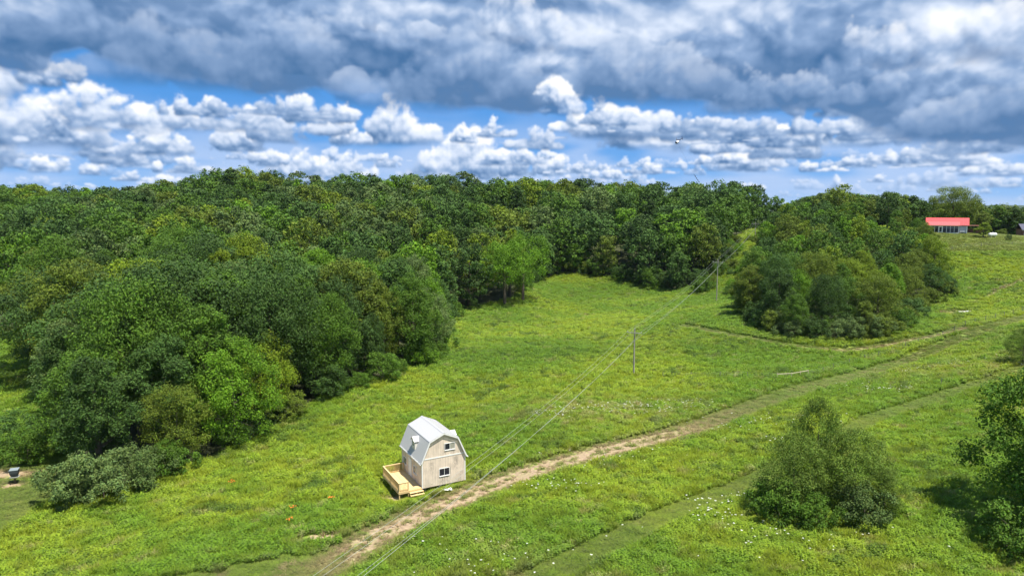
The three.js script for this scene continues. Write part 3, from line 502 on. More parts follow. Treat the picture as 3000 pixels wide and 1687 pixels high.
tree('thicket', 1, 'mid', 29.2, 62, 2.8, 1.0, 4, 'bush', 'low green bush below the middle of the locust thicket', 'bush');
tree('thicket', 0, 'grey', 34.0, 62.6, 3.4, 1.0, 3, 'bush', 'grey-green bush below the right side of the locust thicket', 'bush');
tree('thicket', 1, 'mid', 44.6, 56.6, 4.0, 1.1, 2, 'bush', 'leafy bush at the foot of the big right-edge tree', 'bush');
tree('locust', 1, 'feather', 91, 119, 6.5, 0.9, 1.2, 'locust_tree', 'thin pale tree where the lanes reach the right edge', 'tree');
// bushes where woods meet meadow
{
  const r = rng(88), put = (x, d, tall, wide, tone, label, v = 0) => tree('shrub', v, tone, x, d, tall, wide, r() * 6, 'bush', label, 'bush', BUSHES);
  put(-48.6, 71.8, 5.0, 0.95, 'silver', 'grey-green bush at the left tip of the forest edge', 0); put(-45.3, 72.4, 5.4, 1.05, 'silver', 'taller grey-green bush in the clump at bottom left', 1); put(-42.8, 76.0, 4.6, 1.0, 'grey', 'grey-green bush on the right of the bottom-left clump', 0); put(-41.3, 79.0, 4.2, 0.95, 'mid', 'green bush where the tiered olive tree meets the meadow', 1);
  put(-61.8, 83.5, 4.4, 1.1, 'mid', 'green bush above the bare ground at far left', 1); put(-66, 88, 5, 1.1, 'cool', 'blue-green bush on the far left forest edge', 0);
  put(62.3, 158.5, 4.2, 1.0, 'silver', 'silvery bush at the front left of the grove', 0); put(74.5, 149.6, 4.2, 1.2, 'silver', 'silvery bush at the front middle of the grove', 1); put(81.5, 149.8, 4.4, 1.1, 'grey', 'grey bush at the front right of the grove', 0); put(91.3, 157, 2.0, 0.8, 'grey', 'small round bush right of the grove', 1);
  put(67.5, 151, 4.4, 1.15, 'dark', 'dark bush in the front of the grove', 1); put(60.5, 167, 4.6, 1.0, 'dark', 'dark bush at the left corner of the grove', 0);
  put(172.6, 237, 1.9, 0.8, 'grey', 'small grey bush right of the white tank', 1); put(166.8, 254, 1.3, 1.0, 'yellow', 'low yellow-green bush at the corner of the red-roofed house', 0); put(188, 262, 2.2, 1.2, 'olive', 'low bush between the two houses', 0); put(182, 275, 2.4, 1.2, 'olive', 'low bush behind the white tank', 1);
  put(77.5, 153.5, 4.6, 1.1, 'dark', 'dark bush behind the silvery ones at the grove front', 1); put(80, 159, 4.8, 1.2, 'mid', 'green bush in the hollow of the grove front', 0); put(71, 155, 4.2, 1.1, 'mid', 'green bush between the front trees of the grove', 0); put(85.5, 153.5, 4.0, 1.0, 'olive', 'olive bush at the right front of the grove', 1);
  for (let i = 0; i < 16; i++) { const t = (i + r()) / 16, d = lerp(203, 278, t), x = lerp(60.6, 98, t) + (r() - 0.5) * 8 + 2, tone = ['mid', 'bright', 'olive', 'cool'][Math.floor(r() * 4)]; if (Math.abs(d - 200) > 4) put(x, d, 1.6 + 1.6 * r(), 1.0 + 0.5 * r(), tone, `low ${toneWord[tone]} bush under the wires, ${t < 0.33 ? 'beside the second pole' : t < 0.66 ? 'halfway up the power line gap' : 'at the top of the power line gap'}`, i % 2); }
  const ring = FOREST.slice(3, 25); ring.push([60, 214]);
  for (let i = 0; i < 20; i++) { const [ax, ad] = GROVE[i], [bx, bd] = GROVE[(i + 1) % 20], n = Math.max(1, Math.round(Math.hypot(bx - ax, bd - ad) / 5.5)); if (i > 11 && i < 17) continue; for (let k = 0; k < n; k++) { const t = (k + r()) / n, tone = ['mid', 'olive', 'cool', 'dark', 'olive', 'grey'][Math.floor(r() * 6)], x = lerp(ax, bx, t) + (r() - 0.5) * 1.5, d = lerp(ad, bd, t) + (r() - 0.5) * 1.5; const tall = 2.6 + 2.4 * r(); put(x, d, tall, 0.95 + 0.4 * r(), tone, `${sized(tall, 3.3, 4.3)} ${toneWord[tone]} bush on the rim of the right-hand grove ${d < 165 ? 'above the footpath' : x > 95 ? 'facing the hillside meadow' : 'facing the power line'}`, Math.floor(r() * 2)); } }
  for (let i = 0; i + 1 < ring.length; i++) {
    const [ax, ad] = ring[i], [bx, bd] = ring[i + 1], len = Math.hypot(bx - ax, bd - ad), n = Math.max(1, Math.round(len / 6));
    for (let k = 0; k < n; k++) {
      const t = (k + r()) / n, x = lerp(ax, bx, t) + (r() - 0.5) * 2, d = lerp(ad, bd, t) + (r() - 0.5) * 2, tone = ['mid', 'mid', 'cool', 'dark', 'olive', 'bright'][Math.floor(r() * 6)];
      if ((Math.abs(x) < 10 && d > 200 && d < 224) || d > 275) continue;
      const tall = 2.6 + 2.6 * r(); put(x, d, tall, 0.9 + 0.4 * r(), tone, `${sized(tall, 3.4, 4.4)} ${toneWord[tone]} bush on the forest edge ${d < 100 ? 'down left of the cabin' : d < 140 ? 'behind the cabin' : d < 215 ? 'beside the middle meadow' : x < 14 ? 'behind the bare-trunked pair' : x < 36 ? 'at the head of the meadow' : x < 58 ? 'right of the meadow head' : 'along the power line gap'}`, Math.floor(r() * 2));
      if (d > 225 && x < 60 && r() < 0.8) { const bx2 = x - 2 - 3 * r(), bd2 = d + 4 + 5 * r(), tall2 = 4 + 3 * r(); put(bx2, bd2, tall2, 0.9 + 0.3 * r(), tone, `${toneWord[tone]} undergrowth bush behind the forest edge ${bx2 < 20 ? 'left of the meadow head' : 'right of the meadow head'}`, k % 2); }
    }
  }
}
// the mass behind: the rest of the forest, and the wooded valley beyond the red-roofed house
{
  const r = rng(640), geo = ['far_oak', 'far_maple', 'far_poplar', 'far_ash'].map((k) => treeParts(k, 2)), white = leafMaterials.mid.clone(), lists = [[], [], [], []], c = new THREE.Color(), m = new THREE.Matrix4(), q = new THREE.Quaternion(), Y = new THREE.Vector3(0, 1, 0);
  white.color.setRGB(1, 1, 1); white.name = 'leaves of the far woods';
  for (let i = 0; i < 9000; i++) {
    const a = (10 + 42 * r()) * Math.PI / 180, dist = 300 + 1100 * r() * r(), x = dist * Math.sin(a), d = dist * Math.cos(a);
    if (x < 140 || inside(LAWN, x, d) || (d < 300 && x < 205) || (x > 150 && x < 235 && d < 290) || tn(x / 700, d / 700 + 0.3, soft) < -0.05) continue;
    if (d < 480 && x < 410) farTrees.push([x, d, 12 + 6 * r(), tones[Math.floor(r() * 16)], r(), r()]);
  }
  for (const [x, d, tall, tone, cc, e] of farTrees) lists[Math.floor(cc * 4)].push([x, d, tall, tone, e]);
  const mass = new THREE.Group(); mass.name = 'distant_forest'; mass.userData = { kind: 'stuff', label: 'mass of forest trees on the far hills behind the nearer crowns', category: 'forest' }; scene.add(mass);
  lists.forEach((list, k) => {
    const o = new THREE.InstancedMesh(geo[k].crown, white, list.length); o.name = 'crowns'; o.userData.kind = 'stuff';
    list.forEach(([x, d, tall, tone, e], i) => { const s = tall / geo[k].tall; m.compose(new THREE.Vector3(x, land(x, d), -d), q.setFromAxisAngle(Y, e * 40), new THREE.Vector3(s * (0.98 + 0.35 * e), s, s * (0.98 + 0.35 * e))); o.setMatrixAt(i, m); o.setColorAt(i, c.copy(leafMaterials[tone].color)); });
    o.castShadow = o.receiveShadow = true; mass.add(o);
  });
}
// ---------------------------------------------------------------- sward: tufts of grass and leafy weeds, flowers
{
  const r = rng(909);
  function tuft(seed, blades, tall, spread, leafy) {
    const q = rng(seed), pos = [], col = [];
    for (let i = 0; i < blades; i++) {
      const a = q() * 6.283, rad = spread * Math.sqrt(q()), x = Math.cos(a) * rad, z = Math.sin(a) * rad, g = 0.75 + 0.5 * q(), put = (X, Y, Z, k = 1) => { pos.push(X, Y, Z); col.push(g * k * (0.95 + 0.1 * q()), g * k, g * k); };
      if (leafy) {
        const y = tall * (0.25 + 0.75 * q()), L = 0.07 + 0.08 * q(), b = q() * 6.283, tx = Math.cos(b) * L, tz = Math.sin(b) * L, ty = (q() - 0.4) * L, sx = -tz * 0.5, sz = tx * 0.5, sy = (q() - 0.5) * L * 0.5;
        put(x - tx, y - ty, z - tz); put(x + sx, y + sy, z + sz); put(x + tx, y + ty, z + tz); put(x - tx, y - ty, z - tz); put(x + tx, y + ty, z + tz); put(x - sx, y - sy, z - sz);
      } else {
        const h = tall * (0.55 + 0.6 * q()), b = q() * 6.283, lean = h * (0.35 + 0.65 * q()), w = 0.018 + 0.02 * q(), tx = Math.cos(b) * lean, tz = Math.sin(b) * lean, wx = -Math.sin(b) * w, wz = Math.cos(b) * w;
        const mx = x + tx * 0.4, mz = z + tz * 0.4, my = h * 0.62;
        put(x - wx, 0, z - wz); put(x + wx, 0, z + wz); put(mx + wx, my, mz + wz); put(x - wx, 0, z - wz); put(mx + wx, my, mz + wz); put(mx - wx, my, mz - wz); put(mx - wx, my, mz - wz); put(mx + wx, my, mz + wz); put(x + tx, h, z + tz);
      }
    }
    const g = new THREE.BufferGeometry(); g.setAttribute('position', new THREE.Float32BufferAttribute(pos, 3)); g.setAttribute('color', new THREE.Float32BufferAttribute(col, 3)); return g;
  }
  const kinds = [tuft(1, 16, 0.5, 0.24, false), tuft(2, 14, 0.7, 0.26, false), tuft(3, 24, 0.45, 0.22, true), tuft(4, 28, 0.7, 0.28, true)], lists = kinds.map(() => []), white = [], gold = [];
  const bands = [[46, 74, 34, 1], [74, 108, 20, 1.1], [108, 160, 9, 1.35], [160, 275, 5, 1.7], [275, 335, 2.5, 2.0]];
  for (const [d0, d1, dense, k] of bands) {
    const half = (d) => 0.80 * d + 6, area = (half(d0) + half(d1)) * (d1 - d0), n = Math.round(area * dense);
    for (let i = 0; i < n; i++) {
      const d = Math.sqrt(lerp(d0 * d0, d1 * d1, r())), x = (2 * r() - 1) * half(d);
      if (x > (d > 195 ? 208 : 165) || x < -118 || inside(FOREST, x, d) || inside(GROVE, x, d)) continue;
      const hx = x + 9.91, hd = d - 72.06, la = hx * 0.8818 + hd * 0.4717, lb = -hx * 0.4717 + hd * 0.8818;    // under the cabin and its deck nothing grows
      if (la > -2.6 && la < 5.3 && lb > -0.1 && lb < 6.8) continue;
      const yard = la > -3.9 && la < 0.6 && lb > -2.0 && lb < 0.2 ? 0.28 : la > -3.6 && la < 6.2 && lb > -0.9 && lb < 7 ? 0.5 : 1;   // trodden round the steps
      const [dirt, mown, c] = ground(x, d);
      if (r() < dirt * 1.05) continue;
      const low = tn(x / 14 + 0.3, d / 14), hgt = (mown > 0.4 ? 0.3 : 1) * (0.7 + 0.45 * low + 0.35 * r()) * k * yard * (d > 150 ? 0.75 : 1), weed = tn(x / 26 + 0.8, d / 26 + 0.1) + 0.9 * (r() - 0.5) + (d > 125 ? 0.25 : 0) > 0.12 && mown < 0.4 && yard === 1;
      lists[weed ? (r() < 0.5 ? 2 : 3) : (r() < 0.55 ? 0 : 1)].push([x, d, k, Math.max(0.14, hgt), c, r() * 6.283, 0.92 + 0.26 * r(), weed ? 0.95 : 1.06]);
    }
  }
  const blade = new THREE.MeshPhysicalMaterial({ color: 0xffffff, vertexColors: true, roughness: 0.9, side: THREE.DoubleSide, flatShading: true, transmission: 0.5, thickness: 0, specularIntensity: 0.3, name: 'grass and weeds' });
  const m = new THREE.Matrix4(), q = new THREE.Quaternion(), Y = new THREE.Vector3(0, 1, 0), c = new THREE.Color();
  const sward = new THREE.Group(); sward.name = 'meadow_grass'; sward.userData = { kind: 'stuff', label: 'tall grass and leafy weeds covering the meadow', category: 'grass' }; scene.add(sward);
  kinds.forEach((g, k) => {
    const list = lists[k], o = new THREE.InstancedMesh(g, blade, list.length); o.name = k < 2 ? 'grass_tufts' : 'weeds'; o.userData.kind = 'stuff';
    list.forEach(([x, d, s, h, col, a, br, warm], i) => { m.compose(new THREE.Vector3(x, land(x, d) - 0.02, -d), q.setFromAxisAngle(Y, a), new THREE.Vector3(s, h, s)); o.setMatrixAt(i, m); o.setColorAt(i, c.setRGB(col[0] * br * warm * 1.12, col[1] * br * 1.12, col[2] * br * 1.12)); });
    o.castShadow = o.receiveShadow = true; sward.add(o);
  });
    // flowers
  const head = mergeGeometries([0, 1, 2, 3, 4, 5].map((i) => new THREE.CircleGeometry(0.05, 5).rotateX(-1.45 + 0.2 * Math.sin(i * 2)).translate(0.08 * Math.cos(i * 1.05) * (i ? 1 : 0), 0.02 * Math.sin(i * 3), 0.08 * Math.sin(i * 1.05) * (i ? 1 : 0))));
  const patches = [[17.5, 101.5, 11, 3.0, 300], [7, 99, 4, 2, 90], [24, 104, 6, 2, 90], [37, 85, 4, 1.6, 60], [78, 125, 7, 2.4, 120], [22.4, 68, 3, 1.5, 45], [20, 64.6, 2, 1.4, 40], [62, 112, 6, 3, 120], [0, 58, 12, 5, 40], [12, 80, 9, 4, 60], [-2, 56, 5, 3, 30], [25, 60, 10, 4, 70], [92, 122, 8, 4, 120], [33, 92, 14, 4, 120], [5, 72, 6, 1.5, 60]], spots = [];
  for (const [px, pd, sx, sd, n] of patches) for (let i = 0; i < n; i++) { const x = px + (r() + r() + r() - 1.5) * sx * 1.1, d = pd + (r() + r() + r() - 1.5) * sd * 1.1; if (ground(x, d)[0] < 0.3 && tn(x / 3, d / 3) > -0.15) spots.push([x, d]); }
  const fl = new THREE.InstancedMesh(head, std(0.62, 0.63, 0.52, 0.8, { side: THREE.DoubleSide }), spots.length); fl.name = 'white_wildflowers'; fl.userData = { kind: 'stuff', label: 'white wildflowers scattered in patches through the meadow', category: 'flowers' };
  spots.forEach(([x, d], i) => { const s = (0.45 + 0.5 * r()) * (d > 90 ? 1.2 : 1); m.compose(new THREE.Vector3(x, land(x, d) + 0.5 + 0.25 * r(), -d), q.setFromAxisAngle(Y, r() * 6), new THREE.Vector3(s, s, s)); fl.setMatrixAt(i, m); });
  scene.add(fl);
  const petal = std(0.85, 0.24, 0.03, 0.7, { side: THREE.DoubleSide }), stalk = std(0.10, 0.2, 0.03, 0.9);
  const lilySpots = [[-19.2, 69.2, 'nearest the deck'], [-22.7, 67.2, 'left of the deck, the middle of three'], [-22, 64.3, 'lowest of those left of the deck'], [-32.2, 75.2, 'near the forest edge']];
  for (const [x, d, where] of lilySpots) {
    const o = thing('orange_lilies', `clump of orange lilies in the grass ${where}`, 'flowers', x, land(x, d), -d, x, 'clumps of orange lilies'), heads = [], stalks = [];
    for (let i = 0; i < 7; i++) { const a = i * 2.4, q2 = 0.08 + 0.045 * i, fx = Math.cos(a) * q2, fz = Math.sin(a) * q2, y = 0.72 + 0.2 * r(); heads.push(new THREE.ConeGeometry(0.075, 0.10, 6, 1, true).rotateX(Math.PI + 0.5 * (r() - 0.5)).translate(fx, y, fz)); stalks.push(new THREE.CylinderGeometry(0.01, 0.012, y, 4).translate(fx, y / 2, fz)); }
    part(o, 'blossoms', mergeGeometries(heads), petal); part(o, 'stalks', mergeGeometries(stalks), stalk);
  }
}
// ---------------------------------------------------------------- the cabin: gambrel roof, grooved siding, two dormers
const box = (x0, x1, y0, y1, z0, z1) => new THREE.BoxGeometry(Math.abs(x1 - x0), Math.abs(y1 - y0), Math.abs(z1 - z0)).translate((x0 + x1) / 2, (y0 + y1) / 2, (z0 + z1) / 2);
{
  const stain = (() => {                                      // weathered siding: grain and grey-brown streaks under the windows and the trim band; 8 m a side, in metres from the wall's corner
    const N = 512, data = new Uint8Array(N * N * 4);
    const runs = [[2.35, 1.35, 0.16, 1.0], [2.62, 1.3, 0.1, 0.9], [1.15, 3.2, 0.22, 1.5], [3.95, 3.4, 0.22, 2.0], [4.15, 3.5, 0.12, 2.3], [2.75, 4.3, 0.1, 0.7], [3.7, 4.25, 0.2, 0.9], [2.95, 1.35, 0.1, 0.7], [4.7, 1.6, 0.25, 1.0]];
    for (let y = 0; y < N; y++) for (let x = 0; x < N; x++) {
      const X = x / N * 8, Y = y / N * 8;
      let s = 0.05 + 0.05 * tn(X * 0.9, Y * 0.06) + 0.07 * tn(X * 0.16, Y * 0.12);
      for (const [rx, top, w, len] of runs) if (Y < top && Y > top - len) s += 0.24 * Math.exp(-(((X - rx) / w) ** 2)) * (0.55 + 0.45 * tn(X * 1.4 + 0.3, Y * 0.10)) * smooth(tn(X * 0.7, Y * 0.35) + (Y - top + len) / len, 0.1, 0.8);
      if (Y < 0.9) s += 0.10 * smooth(tn(X * 0.5, Y * 0.4) + 0.4 - Y * 0.8, 0, 0.5);
      const k = 1 - clamp(s, 0, 0.6);
      data.set([233 * k, 215 * k, 194 * k, 255], (y * N + x) * 4);
    }
    const t = new THREE.DataTexture(data, N, N); t.colorSpace = THREE.SRGBColorSpace; t.magFilter = THREE.LinearFilter; t.wrapS = t.wrapT = THREE.MirroredRepeatWrapping; t.needsUpdate = true; return t;
  })();
  const siding = new THREE.MeshStandardMaterial({ map: stain, roughness: 0.85, name: 'painted siding' }), backing = std(0.42, 0.38, 0.32, 0.95), trim = std(0.80, 0.79, 0.76, 0.6), metal = std(0.50, 0.497, 0.49, 0.5, { metalness: 0.1 }), dark = std(0.05, 0.045, 0.04, 0.9), glass = std(0.018, 0.020, 0.032, 0.06), blind = std(0.34, 0.33, 0.27, 0.35), doorPaint = std(0.82, 0.83, 0.83, 0.5), handleMetal = std(0.5, 0.48, 0.42, 0.3, { metalness: 1 });
  const W = 5.2, L = 6.6, Y0 = 0.4, EAVE = 3.62, BX = 0.86, BREAK = 5.55, RIDGE = 6.3;
  const cabin = thing('gambrel_cabin', 'small pale gambrel-roofed cabin with a white metal roof in the meadow', 'cabin', -9.91, 0, -72.06, 0.4912);
  const roofY = (x) => { const q = Math.min(x, W - x); return q < BX ? lerp(EAVE, BREAK, q / BX) : lerp(BREAK, RIDGE, (q - BX) / (W / 2 - BX)); };
  // a wall's shell and its boards; u runs along the wall, holes are [u0, u1, y0, y1]
  function wall(place, width, topAt, holes, name) {
    const s = new THREE.Shape(); s.moveTo(0, Y0);
    s.lineTo(width, Y0); const n = 20; for (let i = n; i >= 0; i--) s.lineTo(width * i / n, topAt(width * i / n) - 0.02);
    for (const [a, b, c, d] of holes) { const h = new THREE.Path(); h.moveTo(a, c); h.lineTo(b, c); h.lineTo(b, d); h.lineTo(a, d); h.closePath(); s.holes.push(h); }
    const shell = part(place, name, new THREE.ExtrudeGeometry(s, { depth: 0.09, bevelEnabled: false }).translate(0, 0, -0.10), backing);
    const count = Math.round(width / 0.2), bw = width / count;
    for (let i = 0; i < count; i++) {
      const a = i * bw + 0.009, b = (i + 1) * bw - 0.009, mid = (a + b) / 2;
      let cuts = [[Y0, 0]];
      const tops = [topAt(a) - 0.03, topAt(b) - 0.03], blocked = holes.filter((h) => h[0] < b && h[1] > a).sort((p, q) => p[2] - q[2]), runs = [];
      let y = Y0; for (const h of blocked) { if (h[2] > y) runs.push([y, h[2], h[2]]); y = h[3]; }
      runs.push([y, tops[0], tops[1]]);
      for (const [y0, ya, yb] of runs) {
        const g = new THREE.ExtrudeGeometry(new THREE.Shape([new THREE.Vector2(a, y0), new THREE.Vector2(b, y0), new THREE.Vector2(b, yb), new THREE.Vector2(a, ya)]), { depth: 0.014, bevelEnabled: false }), uv = g.attributes.uv, p = g.attributes.position;
        for (let k = 0; k < uv.count; k++) uv.setXY(k, p.getX(k) / 8, p.getY(k) / 8);
        part(place, 'siding_board', g.translate(0, 0, -0.008), siding);
      }
    }
    return shell;
  }
  const facing = (turn, x, z) => { const o = new THREE.Group(); o.position.set(x, 0, z); o.rotation.y = turn; o.updateMatrix(); return o; };
  function settle(o) { for (const c of [...o.children]) { c.applyMatrix4(o.matrix); cabin.add(c); } }
  function windowUnit(place, u0, u1, y0, y1, right) {
    const cx = (u0 + u1) / 2, f = part(place, 'window', mergeGeometries([box(u0 - 0.05, u1 + 0.05, y1, y1 + 0.055, 0.006, 0.05), box(u0 - 0.05, u1 + 0.05, y0 - 0.055, y0, 0.006, 0.05), box(u0 - 0.05, u0, y0, y1, 0.006, 0.05), box(u1, u1 + 0.05, y0, y1, 0.006, 0.05), box(cx - 0.02, cx + 0.02, y0, y1, 0.006, 0.044), box(u0 - 0.06, u1 + 0.06, y0 - 0.08, y0 - 0.055, 0.006, 0.075)]), trim);
    part(f, 'pane', box(u0, cx - 0.02, y0, y1, -0.03, 0.002), glass); part(f, 'pane', box(cx + 0.02, u1, y0, y1, -0.03, 0.012), right ?? glass);
    return f;
  }
  // front gable (local +z side), u = x
  const front = facing(0, 0, 0), fw = [[2.75, 3.92, 4.36, 5.06], [2.06, 3.22, 1.46, 2.26]];
  wall(front, W, roofY, fw, 'gable_wall'); windowUnit(front, ...fw[0], blind); windowUnit(front, ...fw[1]);
  part(front, 'trim_band', box(0.02, W - 0.02, 3.60, 3.72, 0.008, 0.034), trim); settle(front);
  const back = facing(Math.PI, W, -L); wall(back, W, roofY, [], 'gable_wall'); part(back, 'trim_band', box(0.02, W - 0.02, 3.60, 3.72, 0.008, 0.034), trim); settle(back);
  // deck side (local -x), u runs from the back corner to the front corner
  const left = facing(-Math.PI / 2, 0, -L), lw = [[0.55, 1.5, 1.38, 2.14], [3.95, 4.95, 1.38, 2.2], [2.32, 3.22, 0.52, 2.54]];
  wall(left, L, () => EAVE, lw, 'side_wall'); windowUnit(left, ...lw[0]); windowUnit(left, ...lw[1], blind);
  const door = part(left, 'door', box(2.36, 3.18, 0.54, 2.52, -0.04, 0.01), doorPaint); part(door, 'handle', new THREE.SphereGeometry(0.035, 10, 8).translate(2.46, 1.5, 0.04), handleMetal);
  part(left, 'door_frame', mergeGeometries([box(2.24, 2.34, 0.5, 2.62, 0.006, 0.05), box(3.2, 3.3, 0.5, 2.62, 0.006, 0.05), box(2.34, 3.2, 2.53, 2.62, 0.006, 0.05)]), trim); settle(left);
  const right = facing(Math.PI / 2, W, 0); wall(right, L, () => EAVE, [[2.6, 3.8, 1.4, 2.2]], 'side_wall'); windowUnit(right, 2.6, 3.8, 1.4, 2.2); settle(right);
  for (const [x, z] of [[0, 0], [W, 0], [0, -L], [W, -L]]) part(cabin, 'corner_board', mergeGeometries([box(x + (x ? 0.022 : -0.03), x + (x ? -0.09 : 0.09), Y0, EAVE - 0.02, z + (z ? -0.03 : 0.012), z + (z ? -0.012 : 0.03)), box(x + (x ? 0.012 : -0.03), x + (x ? 0.03 : -0.012), Y0, EAVE - 0.02, z + (z ? 0.09 : -0.09), z + (z ? -0.008 : 0.008))]), trim);
  for (const x of [0.35, 2.6, 4.85]) part(cabin, 'skid_beam', box(x - 0.1, x + 0.1, 0.12, 0.4, -L + 0.05, -0.05), dark);
  for (const x of [0.35, 2.6, 4.85]) for (const z of [-0.4, -3.3, -6.2]) part(cabin, 'pier_block', box(x - 0.16, x + 0.16, -0.3, 0.12, z - 0.16, z + 0.16), std(0.28, 0.27, 0.25, 0.95));
  // roof: four ribbed panels
  const OV = 0.2, T = 0.03, slope = (x0, y0, x1, y1, name) => {
    const dx = x1 - x0, dy = y1 - y0, len = Math.hypot(dx, dy), ang = Math.atan2(dy, dx), list = [box(0, len, 0, T, -L - OV, OV)];
    for (let z = OV - 0.1; z > -L - OV; z -= 0.235) list.push(box(0.01, len - 0.01, T - 0.002, T + 0.026, z - 0.018, z + 0.018));
    return part(cabin, name, mergeGeometries(list).rotateZ(ang).translate(x0, y0, 0), metal);
  };
  const k = (BREAK - EAVE) / BX, ex = 0.16;
  slope(-ex, EAVE - k * ex + 0.03, BX, BREAK + 0.03, 'roof_panel'); slope(BX - 0.03, BREAK + 0.055, W / 2, RIDGE + 0.07, 'roof_panel');
  const mirror = (n) => { const src = cabin.children.filter((c) => c.name === 'roof_panel')[n], g = src.geometry.clone().scale(-1, 1, 1).translate(W, 0, 0); const ix = g.index.array; for (let i = 0; i < ix.length; i += 3) { const t = ix[i]; ix[i] = ix[i + 1]; ix[i + 1] = t; } g.computeVertexNormals(); part(cabin, 'roof_panel', g.toNonIndexed(), metal); };
  mirror(0); mirror(1);
  part(cabin, 'ridge_cap', mergeGeometries([box(0, 0.16, 0, 0.018, -L - OV - 0.02, OV + 0.02).rotateZ(-0.41).translate(W / 2 - 0.005, RIDGE + 0.12, 0), box(-0.16, 0, 0, 0.018, -L - OV - 0.02, OV + 0.02).rotateZ(0.41).translate(W / 2 + 0.005, RIDGE + 0.122, 0)]), metal);
  for (const s of [0, 1]) part(cabin, 'roof_flashing', box(-0.05, 0.05, 0, 0.012, -L - OV - 0.01, OV + 0.01).rotateZ(s ? -0.75 : 0.75).translate(s ? W - BX : BX, BREAK + 0.095, 0), metal);
  const rake = (pts, z) => { const list = []; for (let i = 0; i + 1 < pts.length; i++) { const [x0, y0] = pts[i], [x1, y1] = pts[i + 1], len = Math.hypot(x1 - x0, y1 - y0); list.push(box(0, len + 0.02, -0.13, 0, -0.012, 0.012).rotateZ(Math.atan2(y1 - y0, x1 - x0)).translate(x0, y0 + 0.02, z + i * 0.003)); } return mergeGeometries(list); };
  const profile = [[-ex, EAVE - k * ex + 0.03], [BX, BREAK + 0.03], [W / 2, RIDGE + 0.05], [W - BX, BREAK + 0.03], [W + ex, EAVE - k * ex + 0.03]];
  part(cabin, 'rake_board', rake(profile, OV + 0.016), trim); part(cabin, 'rake_board', rake(profile, -L - OV - 0.03), trim);
  for (const s of [0, 1]) {
    const x = s ? W + ex + 0.02 : -ex - 0.02, o = s ? 1 : -1, g = part(cabin, 'gutter', mergeGeometries([box(x, x + o * 0.11, 3.16, 3.18, -L - OV, OV), box(x + o * 0.10, x + o * 0.12, 3.17, 3.27, -L - OV, OV), box(x - o * 0.01, x + o * 0.01, 3.17, 3.30, -L - OV, OV)]), trim);
    for (let i = 0; i < 12; i++) part(g, 'bracket', box(x - o * 0.005, x + o * 0.125, 3.275, 3.295, -0.2 - i * 0.57, -0.16 - i * 0.57), trim);
    part(cabin, 'soffit', box(s ? W + 0.04 : -ex, s ? W + ex : -0.04, 3.26, 3.275, -L - 0.1, 0.1), trim);
  }
  // dormers
  for (const s of [0, 1]) {
    const place = new THREE.Group(), zc = -2.95, hw = 0.5, x0 = 0.12, wallTop = 5.02, peak = 5.42, floor = EAVE + k * x0;
    const cheek = new THREE.Shape([new THREE.Vector2(x0, floor), new THREE.Vector2(x0, wallTop), new THREE.Vector2((wallTop - EAVE) / k + 0.02, wallTop)]);
    const d = part(place, 'dormer', mergeGeometries([
      new THREE.ExtrudeGeometry(cheek, { depth: 0.05, bevelEnabled: false }).translate(0, 0, zc + hw - 0.05), new THREE.ExtrudeGeometry(cheek, { depth: 0.05, bevelEnabled: false }).translate(0, 0, zc - hw),
      new THREE.ExtrudeGeometry(new THREE.Shape([new THREE.Vector2(-hw + 0.001, floor), new THREE.Vector2(hw - 0.001, floor), new THREE.Vector2(hw - 0.001, wallTop), new THREE.Vector2(0, peak - 0.03), new THREE.Vector2(-hw + 0.001, wallTop)]), { depth: 0.05, bevelEnabled: false }).rotateY(-Math.PI / 2).translate(x0 + 0.045, 0, zc)]), std(0.70, 0.66, 0.58, 0.85));
    const back2 = BX + 0.25;
    part(d, 'dormer_roof', mergeGeometries([-1, 1].map((q) => { const len = Math.hypot(hw + 0.08, peak - wallTop + 0.07); return box(0, len, 0, 0.03, 0, back2 - x0 + 0.14).rotateZ(-Math.atan2(peak - wallTop + 0.07, hw + 0.08)).rotateY(q > 0 ? -Math.PI / 2 : Math.PI / 2).translate(q > 0 ? back2 : x0 - 0.14, peak, zc); })), metal);
    const win = part(d, 'dormer_window', mergeGeometries([box(x0 - 0.045, x0 - 0.006, 4.32, 4.98, zc - 0.26, zc - 0.2), box(x0 - 0.045, x0 - 0.006, 4.32, 4.98, zc + 0.2, zc + 0.26), box(x0 - 0.045, x0 - 0.006, 4.92, 4.98, zc - 0.2, zc + 0.2), box(x0 - 0.045, x0 - 0.006, 4.32, 4.38, zc - 0.2, zc + 0.2), box(x0 - 0.04, x0 - 0.006, 4.63, 4.67, zc - 0.2, zc + 0.2)]), trim);
    const pane = new THREE.Mesh(box(x0 - 0.03, x0 - 0.008, 4.38, 4.92, zc - 0.2, zc + 0.2), glass); pane.name = 'dormer_pane'; d.add(pane);
    if (s) { for (const c of [d, ...d.children]) { const g = (c.geometry.index ? c.geometry.toNonIndexed() : c.geometry).scale(-1, 1, 1).translate(W, 0, 0), p = g.attributes.position; for (let i = 0; i < p.count; i += 3) { const v = [p.getX(i), p.getY(i), p.getZ(i)]; p.setXYZ(i, p.getX(i + 1), p.getY(i + 1), p.getZ(i + 1)); p.setXYZ(i + 1, ...v); } g.computeVertexNormals(); c.geometry = g; } }
    cabin.add(d);
  }
}
